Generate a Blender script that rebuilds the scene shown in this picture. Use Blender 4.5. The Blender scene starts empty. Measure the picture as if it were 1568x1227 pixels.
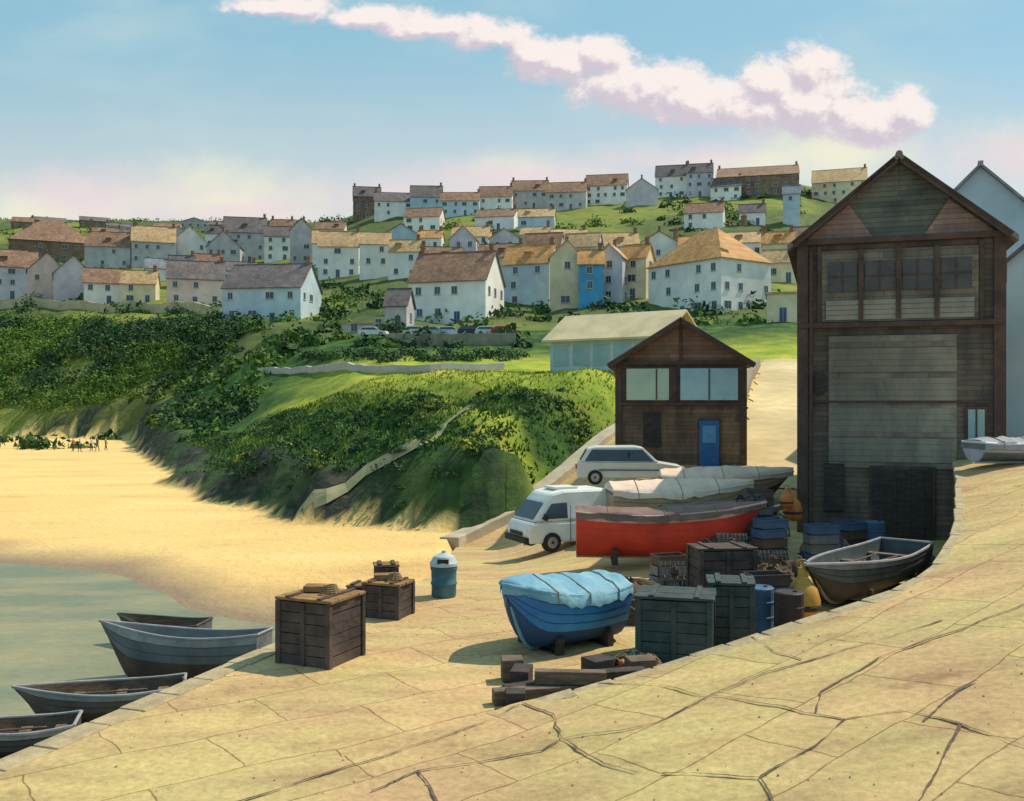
import bpy, math, random
import numpy as np
from mathutils import noise, Vector, Matrix
random.seed(7); rng=np.random.default_rng(5)
F=1500.0; EYE=7.0
R=math.radians
# ------------------------------------------------------------------ materials
MATS={}
def mat(name,c1,c2=None,scale=2.0,rough=.8,bump=.0,bscale=20,stretch=(1,1,1),kind=None,ks=(.4,.15),c3=None,spec=.3,metal=0,big=.0):
    if name in MATS: return MATS[name]
    m=bpy.data.materials.new(name); m.use_nodes=True; nt=m.node_tree; N=nt.nodes; L=nt.links
    b=N['Principled BSDF']; b.inputs['Roughness'].default_value=rough
    b.inputs['Specular IOR Level'].default_value=spec; b.inputs['Metallic'].default_value=metal
    if c2 is None: c2=tuple(x*.72 for x in c1)
    tc=N.new('ShaderNodeTexCoord'); mp=N.new('ShaderNodeMapping'); mp.inputs['Scale'].default_value=stretch
    L.new(tc.outputs['Object'],mp.inputs['Vector'])
    n=N.new('ShaderNodeTexNoise'); n.inputs['Scale'].default_value=scale; n.inputs['Detail'].default_value=6; n.inputs['Roughness'].default_value=.62
    L.new(mp.outputs[0],n.inputs['Vector'])
    r=N.new('ShaderNodeValToRGB'); L.new(n.outputs['Fac'],r.inputs[0])
    r.color_ramp.elements[0].position=.34; r.color_ramp.elements[1].position=.66
    r.color_ramp.elements[0].color=(*c2,1); r.color_ramp.elements[1].color=(*c1,1)
    if c3:
        e=r.color_ramp.elements.new(.78); e.color=(*c3,1)
    col=r.outputs[0]
    if big:
        n2=N.new('ShaderNodeTexNoise'); n2.inputs['Scale'].default_value=scale*.13; n2.inputs['Detail'].default_value=3
        L.new(tc.outputs['Object'],n2.inputs['Vector'])
        mr=N.new('ShaderNodeMapRange'); mr.inputs['From Min'].default_value=.35; mr.inputs['From Max'].default_value=.65
        mr.inputs['To Min'].default_value=1-big; mr.inputs['To Max'].default_value=1+big*.5
        L.new(n2.outputs['Fac'],mr.inputs[0])
        mx=N.new('ShaderNodeVectorMath'); mx.operation='SCALE'; L.new(col,mx.inputs[0]); L.new(mr.outputs[0],mx.inputs['Scale']); col=mx.outputs[0]
    h=None
    if kind in('slate','roof','boards','brick'):
        sp=N.new('ShaderNodeSeparateXYZ'); L.new(tc.outputs['Object'],sp.inputs[0])
        ad=N.new('ShaderNodeMath'); ad.operation='ADD'; L.new(sp.outputs[0],ad.inputs[0]); L.new(sp.outputs[1],ad.inputs[1])
        cb=N.new('ShaderNodeCombineXYZ')
        if kind=='roof': L.new(sp.outputs[0],cb.inputs[0])
        else: L.new(ad.outputs[0],cb.inputs[0])
        L.new(sp.outputs[2],cb.inputs[1])
        bk=N.new('ShaderNodeTexBrick'); L.new(cb.outputs[0],bk.inputs['Vector'])
        bk.inputs['Scale'].default_value=1; bk.inputs['Brick Width'].default_value=ks[0]; bk.inputs['Row Height'].default_value=ks[1]
        bk.inputs['Mortar Size'].default_value=.012
        bk.inputs['Color1'].default_value=(.75,.75,.75,1); bk.inputs['Color2'].default_value=(1.15,1.1,1.05,1); bk.inputs['Mortar'].default_value=(.6,.6,.6,1)
        mm=N.new('ShaderNodeVectorMath'); mm.operation='MULTIPLY'; L.new(col,mm.inputs[0]); L.new(bk.outputs['Color'],mm.inputs[1]); col=mm.outputs[0]
        h=bk.outputs['Color']
    L.new(col,b.inputs['Base Color'])
    if bump>0:
        nb=N.new('ShaderNodeTexNoise'); nb.inputs['Scale'].default_value=bscale; nb.inputs['Detail'].default_value=5
        L.new(mp.outputs[0],nb.inputs['Vector'])
        bp=N.new('ShaderNodeBump'); bp.inputs['Strength'].default_value=bump; bp.inputs['Distance'].default_value=.05
        L.new(nb.outputs['Fac'],bp.inputs['Height'])
        if h is not None:
            b2=N.new('ShaderNodeBump'); b2.inputs['Strength'].default_value=.6; b2.inputs['Distance'].default_value=.03
            L.new(h,b2.inputs['Height']); L.new(bp.outputs[0],b2.inputs['Normal']); L.new(b2.outputs[0],b.inputs['Normal'])
        else: L.new(bp.outputs[0],b.inputs['Normal'])
    MATS[name]=m; return m

# ------------------------------------------------------------------ mesh builder
class MB:
    def __init__(s): s.v=[]; s.f=[]; s.m=[]
    def poly(s,pts,m=0):
        i=len(s.v); s.v+= [tuple(p) for p in pts]; s.f.append(tuple(range(i,i+len(pts)))); s.m.append(m)
    def box(s,cx,cy,cz,sx,sy,sz,rot=0,m=0,tilt=0):
        i=len(s.v); c,sn=math.cos(rot),math.sin(rot); ct,st=math.cos(tilt),math.sin(tilt)
        for z in(-1,1):
            for x,y in((-1,-1),(1,-1),(1,1),(-1,1)):
                X,Y,Z=x*sx/2,y*sy/2,z*sz/2
                X,Z=X*ct-Z*st,X*st+Z*ct
                s.v.append((cx+X*c-Y*sn,cy+X*sn+Y*c,cz+Z))
        for f in((0,3,2,1),(4,5,6,7),(0,1,5,4),(1,2,6,5),(2,3,7,6),(3,0,4,7)):
            s.f.append(tuple(i+k for k in f)); s.m.append(m)
    def tube(s,p0,p1,r,n=8,m=0,r1=None,cap=True):
        r1=r if r1 is None else r1
        p0=Vector(p0);p1=Vector(p1); d=(p1-p0).normalized(); a=d.orthogonal().normalized(); b=d.cross(a)
        i=len(s.v)
        for p,rr in((p0,r),(p1,r1)):
            for k in range(n):
                t=2*math.pi*k/n; s.v.append(tuple(p+a*math.cos(t)*rr+b*math.sin(t)*rr))
        for k in range(n):
            s.f.append((i+k,i+(k+1)%n,i+n+(k+1)%n,i+n+k)); s.m.append(m)
        if cap:
            s.f.append(tuple(i+k for k in range(n))[::-1]); s.m.append(m)
            s.f.append(tuple(i+n+k for k in range(n))); s.m.append(m)
    def path(s,pts,r,n=6,m=0):
        for a,b in zip(pts[:-1],pts[1:]): s.tube(a,b,r,n,m)
    def lathe(s,prof,n=20,m=0,c=(0,0,0)):
        i=len(s.v)
        for r,z in prof:
            for k in range(n):
                t=2*math.pi*k/n; s.v.append((c[0]+r*math.cos(t),c[1]+r*math.sin(t),c[2]+z))
        for j in range(len(prof)-1):
            for k in range(n):
                s.f.append((i+j*n+k,i+j*n+(k+1)%n,i+(j+1)*n+(k+1)%n,i+(j+1)*n+k)); s.m.append(m)
    def ball(s,c,r,m=0,n=14,sz=1):
        s.lathe([(max(.001,r*math.sin(math.pi*j/8)),-r*sz*math.cos(math.pi*j/8)) for j in range(9)],n,m,c)
    def prof(s,pts,m=0):
        n=len(pts); i=len(s.v)
        for x,z,w in pts: s.v.append((x,-w,z))
        for x,z,w in pts: s.v.append((x,w,z))
        s.f.append(tuple(i+k for k in range(n))); s.m.append(m)
        s.f.append(tuple(i+n+k for k in range(n))[::-1]); s.m.append(m)
        for k in range(n):
            s.f.append((i+(k+1)%n,i+k,i+n+k,i+n+(k+1)%n)); s.m.append(m)
    def grid(s,P,m=0):
        a=len(P); b=len(P[0]); i=len(s.v)
        for row in P: s.v+= [tuple(p) for p in row]
        for r in range(a-1):
            for c in range(b-1):
                s.f.append((i+r*b+c,i+r*b+c+1,i+(r+1)*b+c+1,i+(r+1)*b+c)); s.m.append(m)
    def build(s,name,mats,parent=None,loc=(0,0,0),rot=0,smooth=False,bevel=0,tilt=(0,0)):
        me=bpy.data.meshes.new(name); me.from_pydata(s.v,[],s.f)
        for mm in mats: me.materials.append(mm)
        me.polygons.foreach_set('material_index',s.m)
        if smooth: me.polygons.foreach_set('use_smooth',[True]*len(s.f))
        me.update(); o=bpy.data.objects.new(name,me); bpy.context.collection.objects.link(o)
        o.location=loc; o.rotation_euler=(tilt[0],tilt[1],rot)
        if parent: o.parent=parent
        if bevel:
            md=o.modifiers.new('bevel','BEVEL'); md.width=bevel; md.segments=2; md.limit_method='ANGLE'; md.angle_limit=R(35)
        return o
def empty(name,loc,rot=0,tilt=(0,0),scale=1):
    e=bpy.data.objects.new(name,None); bpy.context.collection.objects.link(e)
    e.location=loc; e.rotation_euler=(tilt[0],tilt[1],rot); e.empty_display_size=.3; e.scale=(scale,)*3
    return e
# ------------------------------------------------------------------ terrain functions
def sm(t): t=0 if t<0 else 1 if t>1 else t; return t*t*(3-2*t)
def lerp_tab(x,xs,ys):
    if x<=xs[0]: return ys[0]
    if x>=xs[-1]: return ys[-1]
    for i in range(len(xs)-1):
        if x<=xs[i+1]:
            return ys[i]+(ys[i+1]-ys[i])*(x-xs[i])/(xs[i+1]-xs[i])
COL=[(p-784)/F for p in(0,350,520,600,900,1200,1568)]
ROW=[80,100,130,170,190,230,300,400,450,600,900,1600,4000]
TAB=[[2,3,5,8,14,27,45,70,84,118,130,120,100],
[5,6,11,19,22,30,46,72,85,117,128,120,100],
[8,9,13,20,23,31,50,76,90,114,125,118,100],
[8.2,9.9,14,21,25,33.5,52.6,82,97,106,116,110,100],
[9,9.8,14,21.5,26,36,58,87,103,108,112,105,100],
[9,11,16.8,23,28,39,61,93,108,112,115,105,100],
[8,10,14,20,23,30,45,75,85,95,100,100,100]]
def hill(X,Y):
    u=X/max(Y,20)
    a=[lerp_tab(Y,ROW,t) for t in TAB]
    return lerp_tab(u,COL,a)
COAST=[(-700,300),(-200,190),(-89,170),(-63,162),(-48,125),(-36,98),(-29,84),(-27.5,75),(-22.5,69),(-20,62),(-15,57.5),(-11.7,51),(-7,49.5),(-2.7,47.5),(40,38)]
POLY=COAST+[(900,38),(900,5000),(-3000,5000),(-3000,300)]
def inside(x,y,P=POLY):
    c=False; j=len(P)-1
    for i in range(len(P)):
        xi,yi=P[i]; xj,yj=P[j]
        if (yi>y)!=(yj>y) and x<(xj-xi)*(y-yi)/(yj-yi)+xi: c=not c
        j=i
    return c
def cdist(x,y,P=COAST):
    best=1e9
    for (ax,ay),(bx,by) in zip(P[:-1],P[1:]):
        dx,dy=bx-ax,by-ay; t=((x-ax)*dx+(y-ay)*dy)/(dx*dx+dy*dy); t=0 if t<0 else 1 if t>1 else t
        q=(x-ax-dx*t)**2+(y-ay-dy*t)**2
        if q<best: best=q
    return math.sqrt(best)
def g(X,Y):
    s=lerp_tab(Y,[24,46.5,50,60,90],[2.4,.1,.9,4.5,10])
    r=lerp_tab(Y,[26,40,46,60,90,130],[2.4,3.4,4.1,6.2,10,14])
    w=sm((X+1)/7.0) if Y<47 else sm((X+1-(Y-47)*.45)/6.0)
    return s+(r-s)*w
XLY=[-12,8,12.5,17.8,22,24.5,30,46.5,50,60,62,80,110]
XLX=[-13,-8.4,-6.5,-4.7,-3.2,-2.5,-2.3,-2.6,-.1,5.8,6.8,14,24]
def xl(Y): return lerp_tab(Y,XLY,XLX)
def shore(X,Y):
    yl=lerp_tab(X,[-400,-60,-22,-16,-10.9,-8,-2,40],[150,62,42,39.6,33,31,26,26])
    return Y-yl-1.2*noise.noise(Vector((X*.25,2,0)))
def beach(X,Y):
    s=shore(X,Y); return max(-1.6,min(.6,.035*s)) + .04*noise.noise(Vector((X*.3,Y*.3,0)))
def T(X,Y):
    b=beach(X,Y)
    z=b; dd=-1
    if Y>36 and inside(X,Y):
        dd=cdist(X,Y)
        dj=dd+1.2*noise.noise(Vector((X*.35,Y*.35,11)))*min(1,dd)
        w=sm(dj/24.0)*.55+.45*sm(dj/3.2)
        z=b+(hill(X,Y)-b)*w
        n=noise.noise(Vector((X*.09,Y*.05,1)))*1.5+noise.noise(Vector((X*.3,Y*.2,3)))*.6
        gl=abs(noise.noise(Vector((X*.13+Y*.05,Y*.02,7))))
        if Y<160: z+= (n*.5-gl*4.2*sm(dd/4)*(1-sm((dd-18)/10))+.6)*sm(dd/4)*(1-.85*sm((dd-24)/10))*(1 if Y<85 else .4)
        else: z+=n*.8*sm(dd/10)
    if Y<112:
        e=X-xl(Y)
        if e>-5:
            off=.3*(1-sm((Y-60)/6))
            zz=g(X,Y)-off
            if Y<60: k=sm((e+4.5)/4.5)*sm((dd-2)/5) if e<0 else 1
            else: k=sm((e+4.5)/4.5)*(1-sm((Y-85)/25))
            if Y<46: z=min(z,zz-.4) if e>0 else z
            else: z=z+(zz-z)*k
    return z
def ray(px,py,y0=60):
    u=(px-784)/F; v=(613-py)/F; Y=y0
    while Y<1200:
        if T(u*Y,Y)>EYE+v*Y: break
        Y*=1.006
    return u*Y,Y,T(u*Y,Y)
# ------------------------------------------------------------------ terrain mesh
NC=340; ratio=1.012
ys=[-12.0]
while ys[-1]<4200: ys.append((ys[-1]+32)*ratio-32)
us=np.linspace(-1.2,1.2,NC)
verts=[];cov=[]
for Y in ys:
    for u in us:
        X=float(u)*(Y+32)
        z=T(X,Y); verts.append((X,Y,z))
        ins=(Y>36 and inside(X,Y)); d=cdist(X,Y) if ins and Y<300 else (50 if ins else -1)
        sand=1.0 if d<0 else 1-sm(d/.35)
        if 46<Y<100 and X-xl(Y)>1: sand=.75
        y_=sm((d-12)/10)*(1-sm((Y-105)/25)) if d>0 else 0
        if Y<110: y_=max(y_,.8*sm((noise.noise(Vector((X*.16+Y*.1,Y*.05,12)))-.12)*5)*sm((d-3)/4))
        f=noise.noise(Vector((X*.02,Y*.012,9)))
        if Y>150: y_=sm((f+.05)*4)*.8
        rk=0
        if d>0 and Y<170: rk=(1-sm((d-2.4)/3))*(.5+.5*sm(noise.noise(Vector((X*.2,Y*.15,21)))*4+.5))*(1 if X<-8 else .6)
        cov.append((sand,y_,1.0 if Y>150 else 0.0,rk))
me=bpy.data.meshes.new('terrain')
nr=len(ys)
idx=np.arange(nr*NC).reshape(nr,NC)
fa=np.stack([idx[:-1,:-1],idx[:-1,1:],idx[1:,1:],idx[1:,:-1]],-1).reshape(-1,4)
me.from_pydata(verts,[],fa.tolist()); me.polygons.foreach_set('use_smooth',[True]*len(fa))
ca=me.color_attributes.new('cover','FLOAT_COLOR','POINT'); ca.data.foreach_set('color',np.array(cov,dtype=np.float32).ravel())
terrain=bpy.data.objects.new('terrain',me); bpy.context.collection.objects.link(terrain)
def terrain_mat():
    m=bpy.data.materials.new('sand_and_turf'); m.use_nodes=True; nt=m.node_tree; N=nt.nodes; L=nt.links; b=N['Principled BSDF']
    b.inputs['Roughness'].default_value=.9; b.inputs['Specular IOR Level'].default_value=.15
    tc=N.new('ShaderNodeTexCoord'); at=N.new('ShaderNodeAttribute'); at.attribute_name='cover'
    sp=N.new('ShaderNodeSeparateColor'); L.new(at.outputs['Color'],sp.inputs[0])
    def ns(sc,det=6,st=(1,1,1)):
        mp=N.new('ShaderNodeMapping'); mp.inputs['Scale'].default_value=st; L.new(tc.outputs['Object'],mp.inputs[0])
        n=N.new('ShaderNodeTexNoise'); n.inputs['Scale'].default_value=sc; n.inputs['Detail'].default_value=det; n.inputs['Roughness'].default_value=.65; L.new(mp.outputs[0],n.inputs[0]); return n.outputs['Fac']
    def ramp(f,els):
        r=N.new('ShaderNodeValToRGB'); L.new(f,r.inputs[0]); e=r.color_ramp.elements
        e[0].position,e[0].color=els[0][0],(*els[0][1],1); e[1].position,e[1].color=els[-1][0],(*els[-1][1],1)
        for p,c in els[1:-1]:
            k=e.new(p); k.color=(*c,1)
        return r.outputs[0]
    def mix(f,a,c):
        x=N.new('ShaderNodeMix'); x.data_type='RGBA'
        if isinstance(f,float): x.inputs[0].default_value=f
        else: L.new(f,x.inputs[0])
        L.new(a,x.inputs[6]); L.new(c,x.inputs[7]); return x.outputs[2]
    sand=ramp(ns(.16,8,(.45,1.4,1)),[(.3,(.62,.39,.17)),(.45,(.78,.52,.205)),(.6,(.82,.57,.235)),(.72,(.85,.62,.32))])
    geo=N.new('ShaderNodeNewGeometry'); sx=N.new('ShaderNodeSeparateXYZ'); L.new(geo.outputs['Position'],sx.inputs[0])
    wet=N.new('ShaderNodeMapRange'); wet.inputs['From Min'].default_value=.20; wet.inputs['From Max'].default_value=.02; L.new(sx.outputs[2],wet.inputs[0])
    wetc=N.new('ShaderNodeRGB'); wetc.outputs[0].default_value=(.29,.21,.14,1)
    sand=mix(wet.outputs[0],sand,wetc.outputs[0])
    dark=ramp(ns(.5,8,(1,.6,1)),[(.3,(.012,.04,.018)),(.46,(.028,.075,.018)),(.58,(.06,.13,.025)),(.72,(.15,.18,.045))])
    yel=ramp(ns(.22,8,(1,1.5,1)),[(.3,(.13,.22,.025)),(.5,(.30,.36,.04)),(.68,(.55,.48,.07))])
    turf=mix(sp.outputs[1],dark,yel)
    town=ramp(ns(.07,8),[(.35,(.05,.085,.03)),(.5,(.16,.16,.06)),(.58,(.10,.13,.04)),(.7,(.34,.26,.15))])
    tm=N.new('ShaderNodeMath'); tm.operation='MULTIPLY'; tm.inputs[1].default_value=.55; L.new(sp.outputs[2],tm.inputs[0])
    turf=mix(tm.outputs[0],turf,town)
    rock=ramp(ns(.9,9,(1,1,2.2)),[(.3,(.016,.024,.02)),(.5,(.042,.048,.038)),(.68,(.11,.10,.075))])
    turf=mix(at.outputs['Alpha'],turf,rock)
    L.new(mix(sp.outputs[0],turf,sand),b.inputs['Base Color'])
    bp=N.new('ShaderNodeBump'); bp.inputs['Strength'].default_value=.7; bp.inputs['Distance'].default_value=.3
    L.new(ns(1.8,9),bp.inputs['Height']); L.new(bp.outputs[0],b.inputs['Normal'])
    return m
me.materials.append(terrain_mat())
# ------------------------------------------------------------------ common materials
def paving_mat():
    m=bpy.data.materials.new('paving_stone'); m.use_nodes=True; nt=m.node_tree; N=nt.nodes; L=nt.links; b=N['Principled BSDF']
    b.inputs['Roughness'].default_value=.85; b.inputs['Specular IOR Level'].default_value=.2
    tc=N.new('ShaderNodeTexCoord')
    fl=N.new('ShaderNodeVectorMath'); fl.operation='MULTIPLY'; fl.inputs[1].default_value=(1,1,0); L.new(tc.outputs['Object'],fl.inputs[0]); flat=fl.outputs[0]
    def ns(sc,det,st=(1,1,1)):
        mp=N.new('ShaderNodeMapping'); mp.inputs['Scale'].default_value=st; mp.inputs['Rotation'].default_value=(0,0,.6); L.new(flat,mp.inputs[0])
        n=N.new('ShaderNodeTexNoise'); n.inputs['Scale'].default_value=sc; n.inputs['Detail'].default_value=det; n.inputs['Roughness'].default_value=.65; L.new(mp.outputs[0],n.inputs[0]); return n.outputs['Fac']
    def mul(a,c):
        x=N.new('ShaderNodeVectorMath'); x.operation='MULTIPLY'; L.new(a,x.inputs[0]); L.new(c,x.inputs[1]); return x.outputs[0]
    r=N.new('ShaderNodeValToRGB'); L.new(ns(.7,9,(.5,1.7,1)),r.inputs[0]); e=r.color_ramp.elements
    e[0].position=.3; e[0].color=(.40,.29,.155,1); e[1].position=.7; e[1].color=(.66,.52,.26,1); k=e.new(.5); k.color=(.54,.425,.215,1)
    r2=N.new('ShaderNodeValToRGB'); L.new(ns(9,8),r2.inputs[0]); e=r2.color_ramp.elements
    e[0].position=.35; e[0].color=(.78,.76,.74,1); e[1].position=.62; e[1].color=(1.06,1.04,1,1)
    n3=N.new('ShaderNodeValToRGB'); L.new(ns(.25,4),n3.inputs[0]); e=n3.color_ramp.elements
    e[0].position=.4; e[0].color=(.99,.85,.92,1); e[1].position=.6; e[1].color=(.98,1.02,.92,1)
    n4=N.new('ShaderNodeValToRGB'); L.new(ns(.55,9,(1,1,1)),n4.inputs[0]); e=n4.color_ramp.elements
    e[0].position=.30; e[0].color=(.66,.62,.62,1); e[1].position=.42; e[1].color=(1,1,1,1)
    c=mul(mul(mul(r.outputs[0],r2.outputs[0]),n3.outputs[0]),n4.outputs[0])
    mp=N.new('ShaderNodeMapping'); mp.inputs['Rotation'].default_value=(0,0,-.62); L.new(flat,mp.inputs[0])
    nz=N.new('ShaderNodeTexNoise'); nz.inputs['Scale'].default_value=.7; nz.inputs['Detail'].default_value=6; L.new(mp.outputs[0],nz.inputs[0])
    ad=N.new('ShaderNodeVectorMath'); ad.operation='MULTIPLY_ADD'; ad.inputs[1].default_value=(.4,.4,0); L.new(nz.outputs['Color'],ad.inputs[0]); L.new(mp.outputs[0],ad.inputs[2])
    bk=N.new('ShaderNodeTexBrick'); bk.inputs['Scale'].default_value=1; bk.inputs['Brick Width'].default_value=2.3; bk.inputs['Row Height'].default_value=1.35; bk.inputs['Mortar Size'].default_value=.018; bk.inputs['Mortar Smooth'].default_value=.8
    bk.inputs['Color1'].default_value=(.90,.89,.90,1); bk.inputs['Color2'].default_value=(1.06,1.04,.98,1); bk.inputs['Mortar'].default_value=(.50,.43,.40,1); L.new(ad.outputs[0],bk.inputs['Vector'])
    c=mul(c,bk.outputs['Color'])
    L.new(c,b.inputs['Base Color'])
    bp=N.new('ShaderNodeBump'); bp.inputs['Strength'].default_value=.85; bp.inputs['Distance'].default_value=.035; L.new(ns(5,10),bp.inputs['Height'])
    b2=N.new('ShaderNodeBump'); b2.inputs['Strength'].default_value=.5; b2.inputs['Distance'].default_value=.02; L.new(bk.outputs['Color'],b2.inputs['Height']); L.new(bp.outputs[0],b2.inputs['Normal'])
    L.new(b2.outputs[0],b.inputs['Normal']); return m
PAVE=paving_mat()
WALLST=mat('harbour_wall_stone',(.26,.20,.13),(.12,.10,.08),1.5,.9,.8,6,kind='brick',ks=(.7,.3))
JOINT=mat('paving_joint',(.17,.115,.08),(.085,.065,.065),6,.95)
CONC=mat('concrete',(.50,.44,.32),(.36,.31,.25),1.2,.9,.4,10)
WOOD=mat('weathered_wood',(.20,.14,.10),(.09,.065,.05),3,.85,.5,12,stretch=(1,1,5))
WOODD=mat('dark_wood',(.075,.055,.048),(.03,.026,.028),3,.8,.5,12,stretch=(1,1,5))
WOODR=mat('ochre_wood',(.36,.21,.08),(.18,.10,.05),3,.8,.5,12)
ROPE=mat('rope',(.36,.25,.12),(.2,.14,.08),20,.9,.5,60)
ORANGE=mat('orange_plastic',(.62,.19,.03),(.45,.13,.03),4,.5,.1,20)
BLACK=mat('black_rubber',(.03,.03,.035),(.018,.018,.02),5,.7,.2,30)
GLASS=mat('window_glass',(.05,.07,.09),(.03,.045,.06),1,.15,spec=.6)
GLASSD=mat('dusty_window_glass',(.09,.08,.08),(.05,.045,.05),2,.4,spec=.4)
GLASSL=mat('pale_window_glass',(.30,.45,.46),(.20,.34,.38),.8,.25,spec=.5)
FRAME=mat('window_frame',(.6,.6,.58),(.5,.5,.5),2,.5)
WHITEP=mat('white_paint',(.78,.77,.73),(.62,.62,.61),1.5,.4,.05,10)
CHROME=mat('galvanised_steel',(.4,.4,.4),(.3,.3,.3),5,.4,metal=.8)
BLUEP=mat('blue_paint',(.03,.16,.42),(.02,.10,.3),2,.45,.1,20)
# ------------------------------------------------------------------ slipway
b=MB(); P=[]
for Y in list(np.linspace(-12,24,50))+list(np.linspace(25,62,60)):
    x0=xl(Y); row=[(x0-.0,Y,-1.8),(x0,Y,g(x0,Y))]
    for t in np.linspace(0,1,46)[1:]:
        X=x0+(42-x0)*t**1.3; row.append((X,Y,g(X,Y)+.01*noise.noise(Vector((X*.5,Y*.5,0)))))
    P.append(row)
b.grid(P); 
for k in range(len(b.f)):
    if k%46==0: b.m[k]=1
b.build('slipway',[PAVE,WALLST],smooth=False)
def strip(name,pts,w,zf,off,mt):
    b=MB(); dense=[]
    for (a,c) in zip(pts[:-1],pts[1:]):
        n=max(1,int(math.hypot(c[0]-a[0],c[1]-a[1])/.8))
        for k in range(n): dense.append((a[0]+(c[0]-a[0])*k/n,a[1]+(c[1]-a[1])*k/n))
    dense.append(pts[-1]); G=[]
    for i,p in enumerate(dense):
        q=dense[min(i+1,len(dense)-1)]; o=dense[max(i-1,0)]; dx,dy=q[0]-o[0],q[1]-o[1]; l=math.hypot(dx,dy) or 1; nx,ny=-dy/l,dx/l
        ww=w*(1+.3*noise.noise(Vector((p[0]*.5,p[1]*.5,3))))
        G.append([(p[0]-nx*ww/2*k,p[1]-ny*ww/2*k,(zf(p[0]-nx*ww/2*k,p[1]-ny*ww/2*k)+off)) for k in(1,.5,0,-.5,-1)])
    b.grid(G)
    return b.build(name,[mt])
def wall(name,pts,th,h,zf,mt,drop=1.0):
    b=MB(); G=[]; dense=[]
    for (a,c) in zip(pts[:-1],pts[1:]):
        n=max(1,int(math.hypot(c[0]-a[0],c[1]-a[1])/1.0))
        for k in range(n): dense.append((a[0]+(c[0]-a[0])*k/n,a[1]+(c[1]-a[1])*k/n))
    dense.append(pts[-1])
    for i,p in enumerate(dense):
        q=dense[min(i+1,len(dense)-1)]; o=dense[max(i-1,0)]; dx,dy=q[0]-o[0],q[1]-o[1]; l=math.hypot(dx,dy) or 1; nx,ny=-dy/l*th/2,dx/l*th/2
        z=zf(*p); hh=h+.06*noise.noise(Vector((p[0],p[1],0)))
        G.append([(p[0]-nx,p[1]-ny,z-drop),(p[0]-nx,p[1]-ny,z+hh),(p[0]+nx,p[1]+ny,z+hh),(p[0]+nx,p[1]+ny,z-drop)])
    b.grid(G); b.poly(G[0]); b.poly(G[-1][::-1])
    return b.build(name,[mt],bevel=.03)
wall('sea_wall',[(-2.9,45.2),(-2.6,46.8),(-.2,50.2),(2.6,54.6),(5.7,60),(8.5,66),(13,77)],.9,.45,g,CONC,1.5)
# upper quay
E_X=[-4,.0,1.8,3.84,6.7,7.6,9.2,12.1,13.6,20,44]; E_Y=[11.0,14.4,14.9,15.7,16.8,17.7,20.3,26.6,30.2,48,50]
def zq(X,Y=0):
    x=(X+math.sqrt(X*X+2.0))/2-.03
    z=2.404+.205*x
    return z if z<5.0 else 5.0+.5*(1-math.exp(-(z-5.0)/.5))
b=MB(); P=[]
for X in list(np.linspace(-4,14,110))+list(np.linspace(14.4,44,40)):
    ye=lerp_tab(X,E_X,E_Y)+.05*noise.noise(Vector((X*2,0,0)))
    P.append([(X,ye,1.9)]+[(X,ye-(ye+12)*t**1.25,zq(X)+.02*noise.noise(Vector((X*.6,(ye-(ye+12)*t)*.6,4)))*min(1,max(0,X))) for t in np.linspace(0,1,40)])
b.grid(P)
for k in range(len(b.f)):
    if k%40==0: b.m[k]=1
o_=b.build('quay_ramp',[PAVE,WALLST])
COPE=mat('coping_stone',(.48,.38,.22),(.30,.24,.15),3,.9,.5,12)
b=MB(); 
pts=[(x,lerp_tab(x,E_X,E_Y)) for x in np.arange(.3,13.4,.62)]
for (a,c) in zip(pts[:-1],pts[1:]):
    l=math.hypot(c[0]-a[0],c[1]-a[1]); an=math.atan2(c[1]-a[1],c[0]-a[0]); cx,cy=(a[0]+c[0])/2,(a[1]+c[1])/2
    b.box(cx+math.sin(an)*.14,cy-math.cos(an)*.14,zq(cx)-.065+random.uniform(-.008,.008),l-.03,.34+random.random()*.08,.17,an+random.uniform(-.03,.03),0,math.atan(.205)*math.cos(an))
b.build('quay_coping',[COPE],bevel=.02)
b=MB(); pts=[]
Yv=-6
while Yv<24:
    pts.append((xl(Yv),Yv)); Yv+=random.uniform(.6,1.0)
for (a,c) in zip(pts[:-1],pts[1:]):
    l=math.hypot(c[0]-a[0],c[1]-a[1]); an=math.atan2(c[1]-a[1],c[0]-a[0]); cx,cy=(a[0]+c[0])/2,(a[1]+c[1])/2
    b.box(cx+math.sin(an)*.16,cy-math.cos(an)*.16,g(cx,cy)-.055,l-.03,.4+random.random()*.08,.15+random.random()*.02,an,0)
b.build('slipway_coping',[COPE],bevel=.02)
def onq(px,py):
    u=(px-784)/F; v=(py-613)/F; Y=4.6/(v+.205*max(0,u))
    for _ in range(6): Y=(7-zq(u*Y))/v
    return (u*Y,Y)
def jz(X,Y): return zq(X) if X>-3.9 and Y<lerp_tab(X,E_X,E_Y) else 2.4
LN=[[(330,1240),(400,1218),(520,1180),(640,1143),(760,1100),(800,1078)],
[(870,1045),(1000,1050),(1100,1068),(1200,1085),(1295,1105),(1390,1090),(1470,1112),(1568,1142),(1700,1175)],
[(1295,1105),(1250,1140),(1160,1195),(1080,1189),(1000,1187)],
[(800,1078),(845,1095),(860,1132),(830,1150),(640,1182),(560,1215)],
[(860,1132),(935,1122),(1000,1110),(1085,1068),(1170,1032),(1330,985),(1450,950)],
[(1250,1092),(1257,1060),(1360,1003),(1480,962),(1600,915)],
[(1412,1106),(1455,1070),(1500,1040)],
[(1470,1112),(1440,1170),(1400,1240)],
[(860,1132),(930,1170),(980,1187)],[(1160,1195),(1200,1240)],
[(640,1182),(680,1240)],[(1150,975),(1190,1000),(1230,1012)]]
b=MB()
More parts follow.
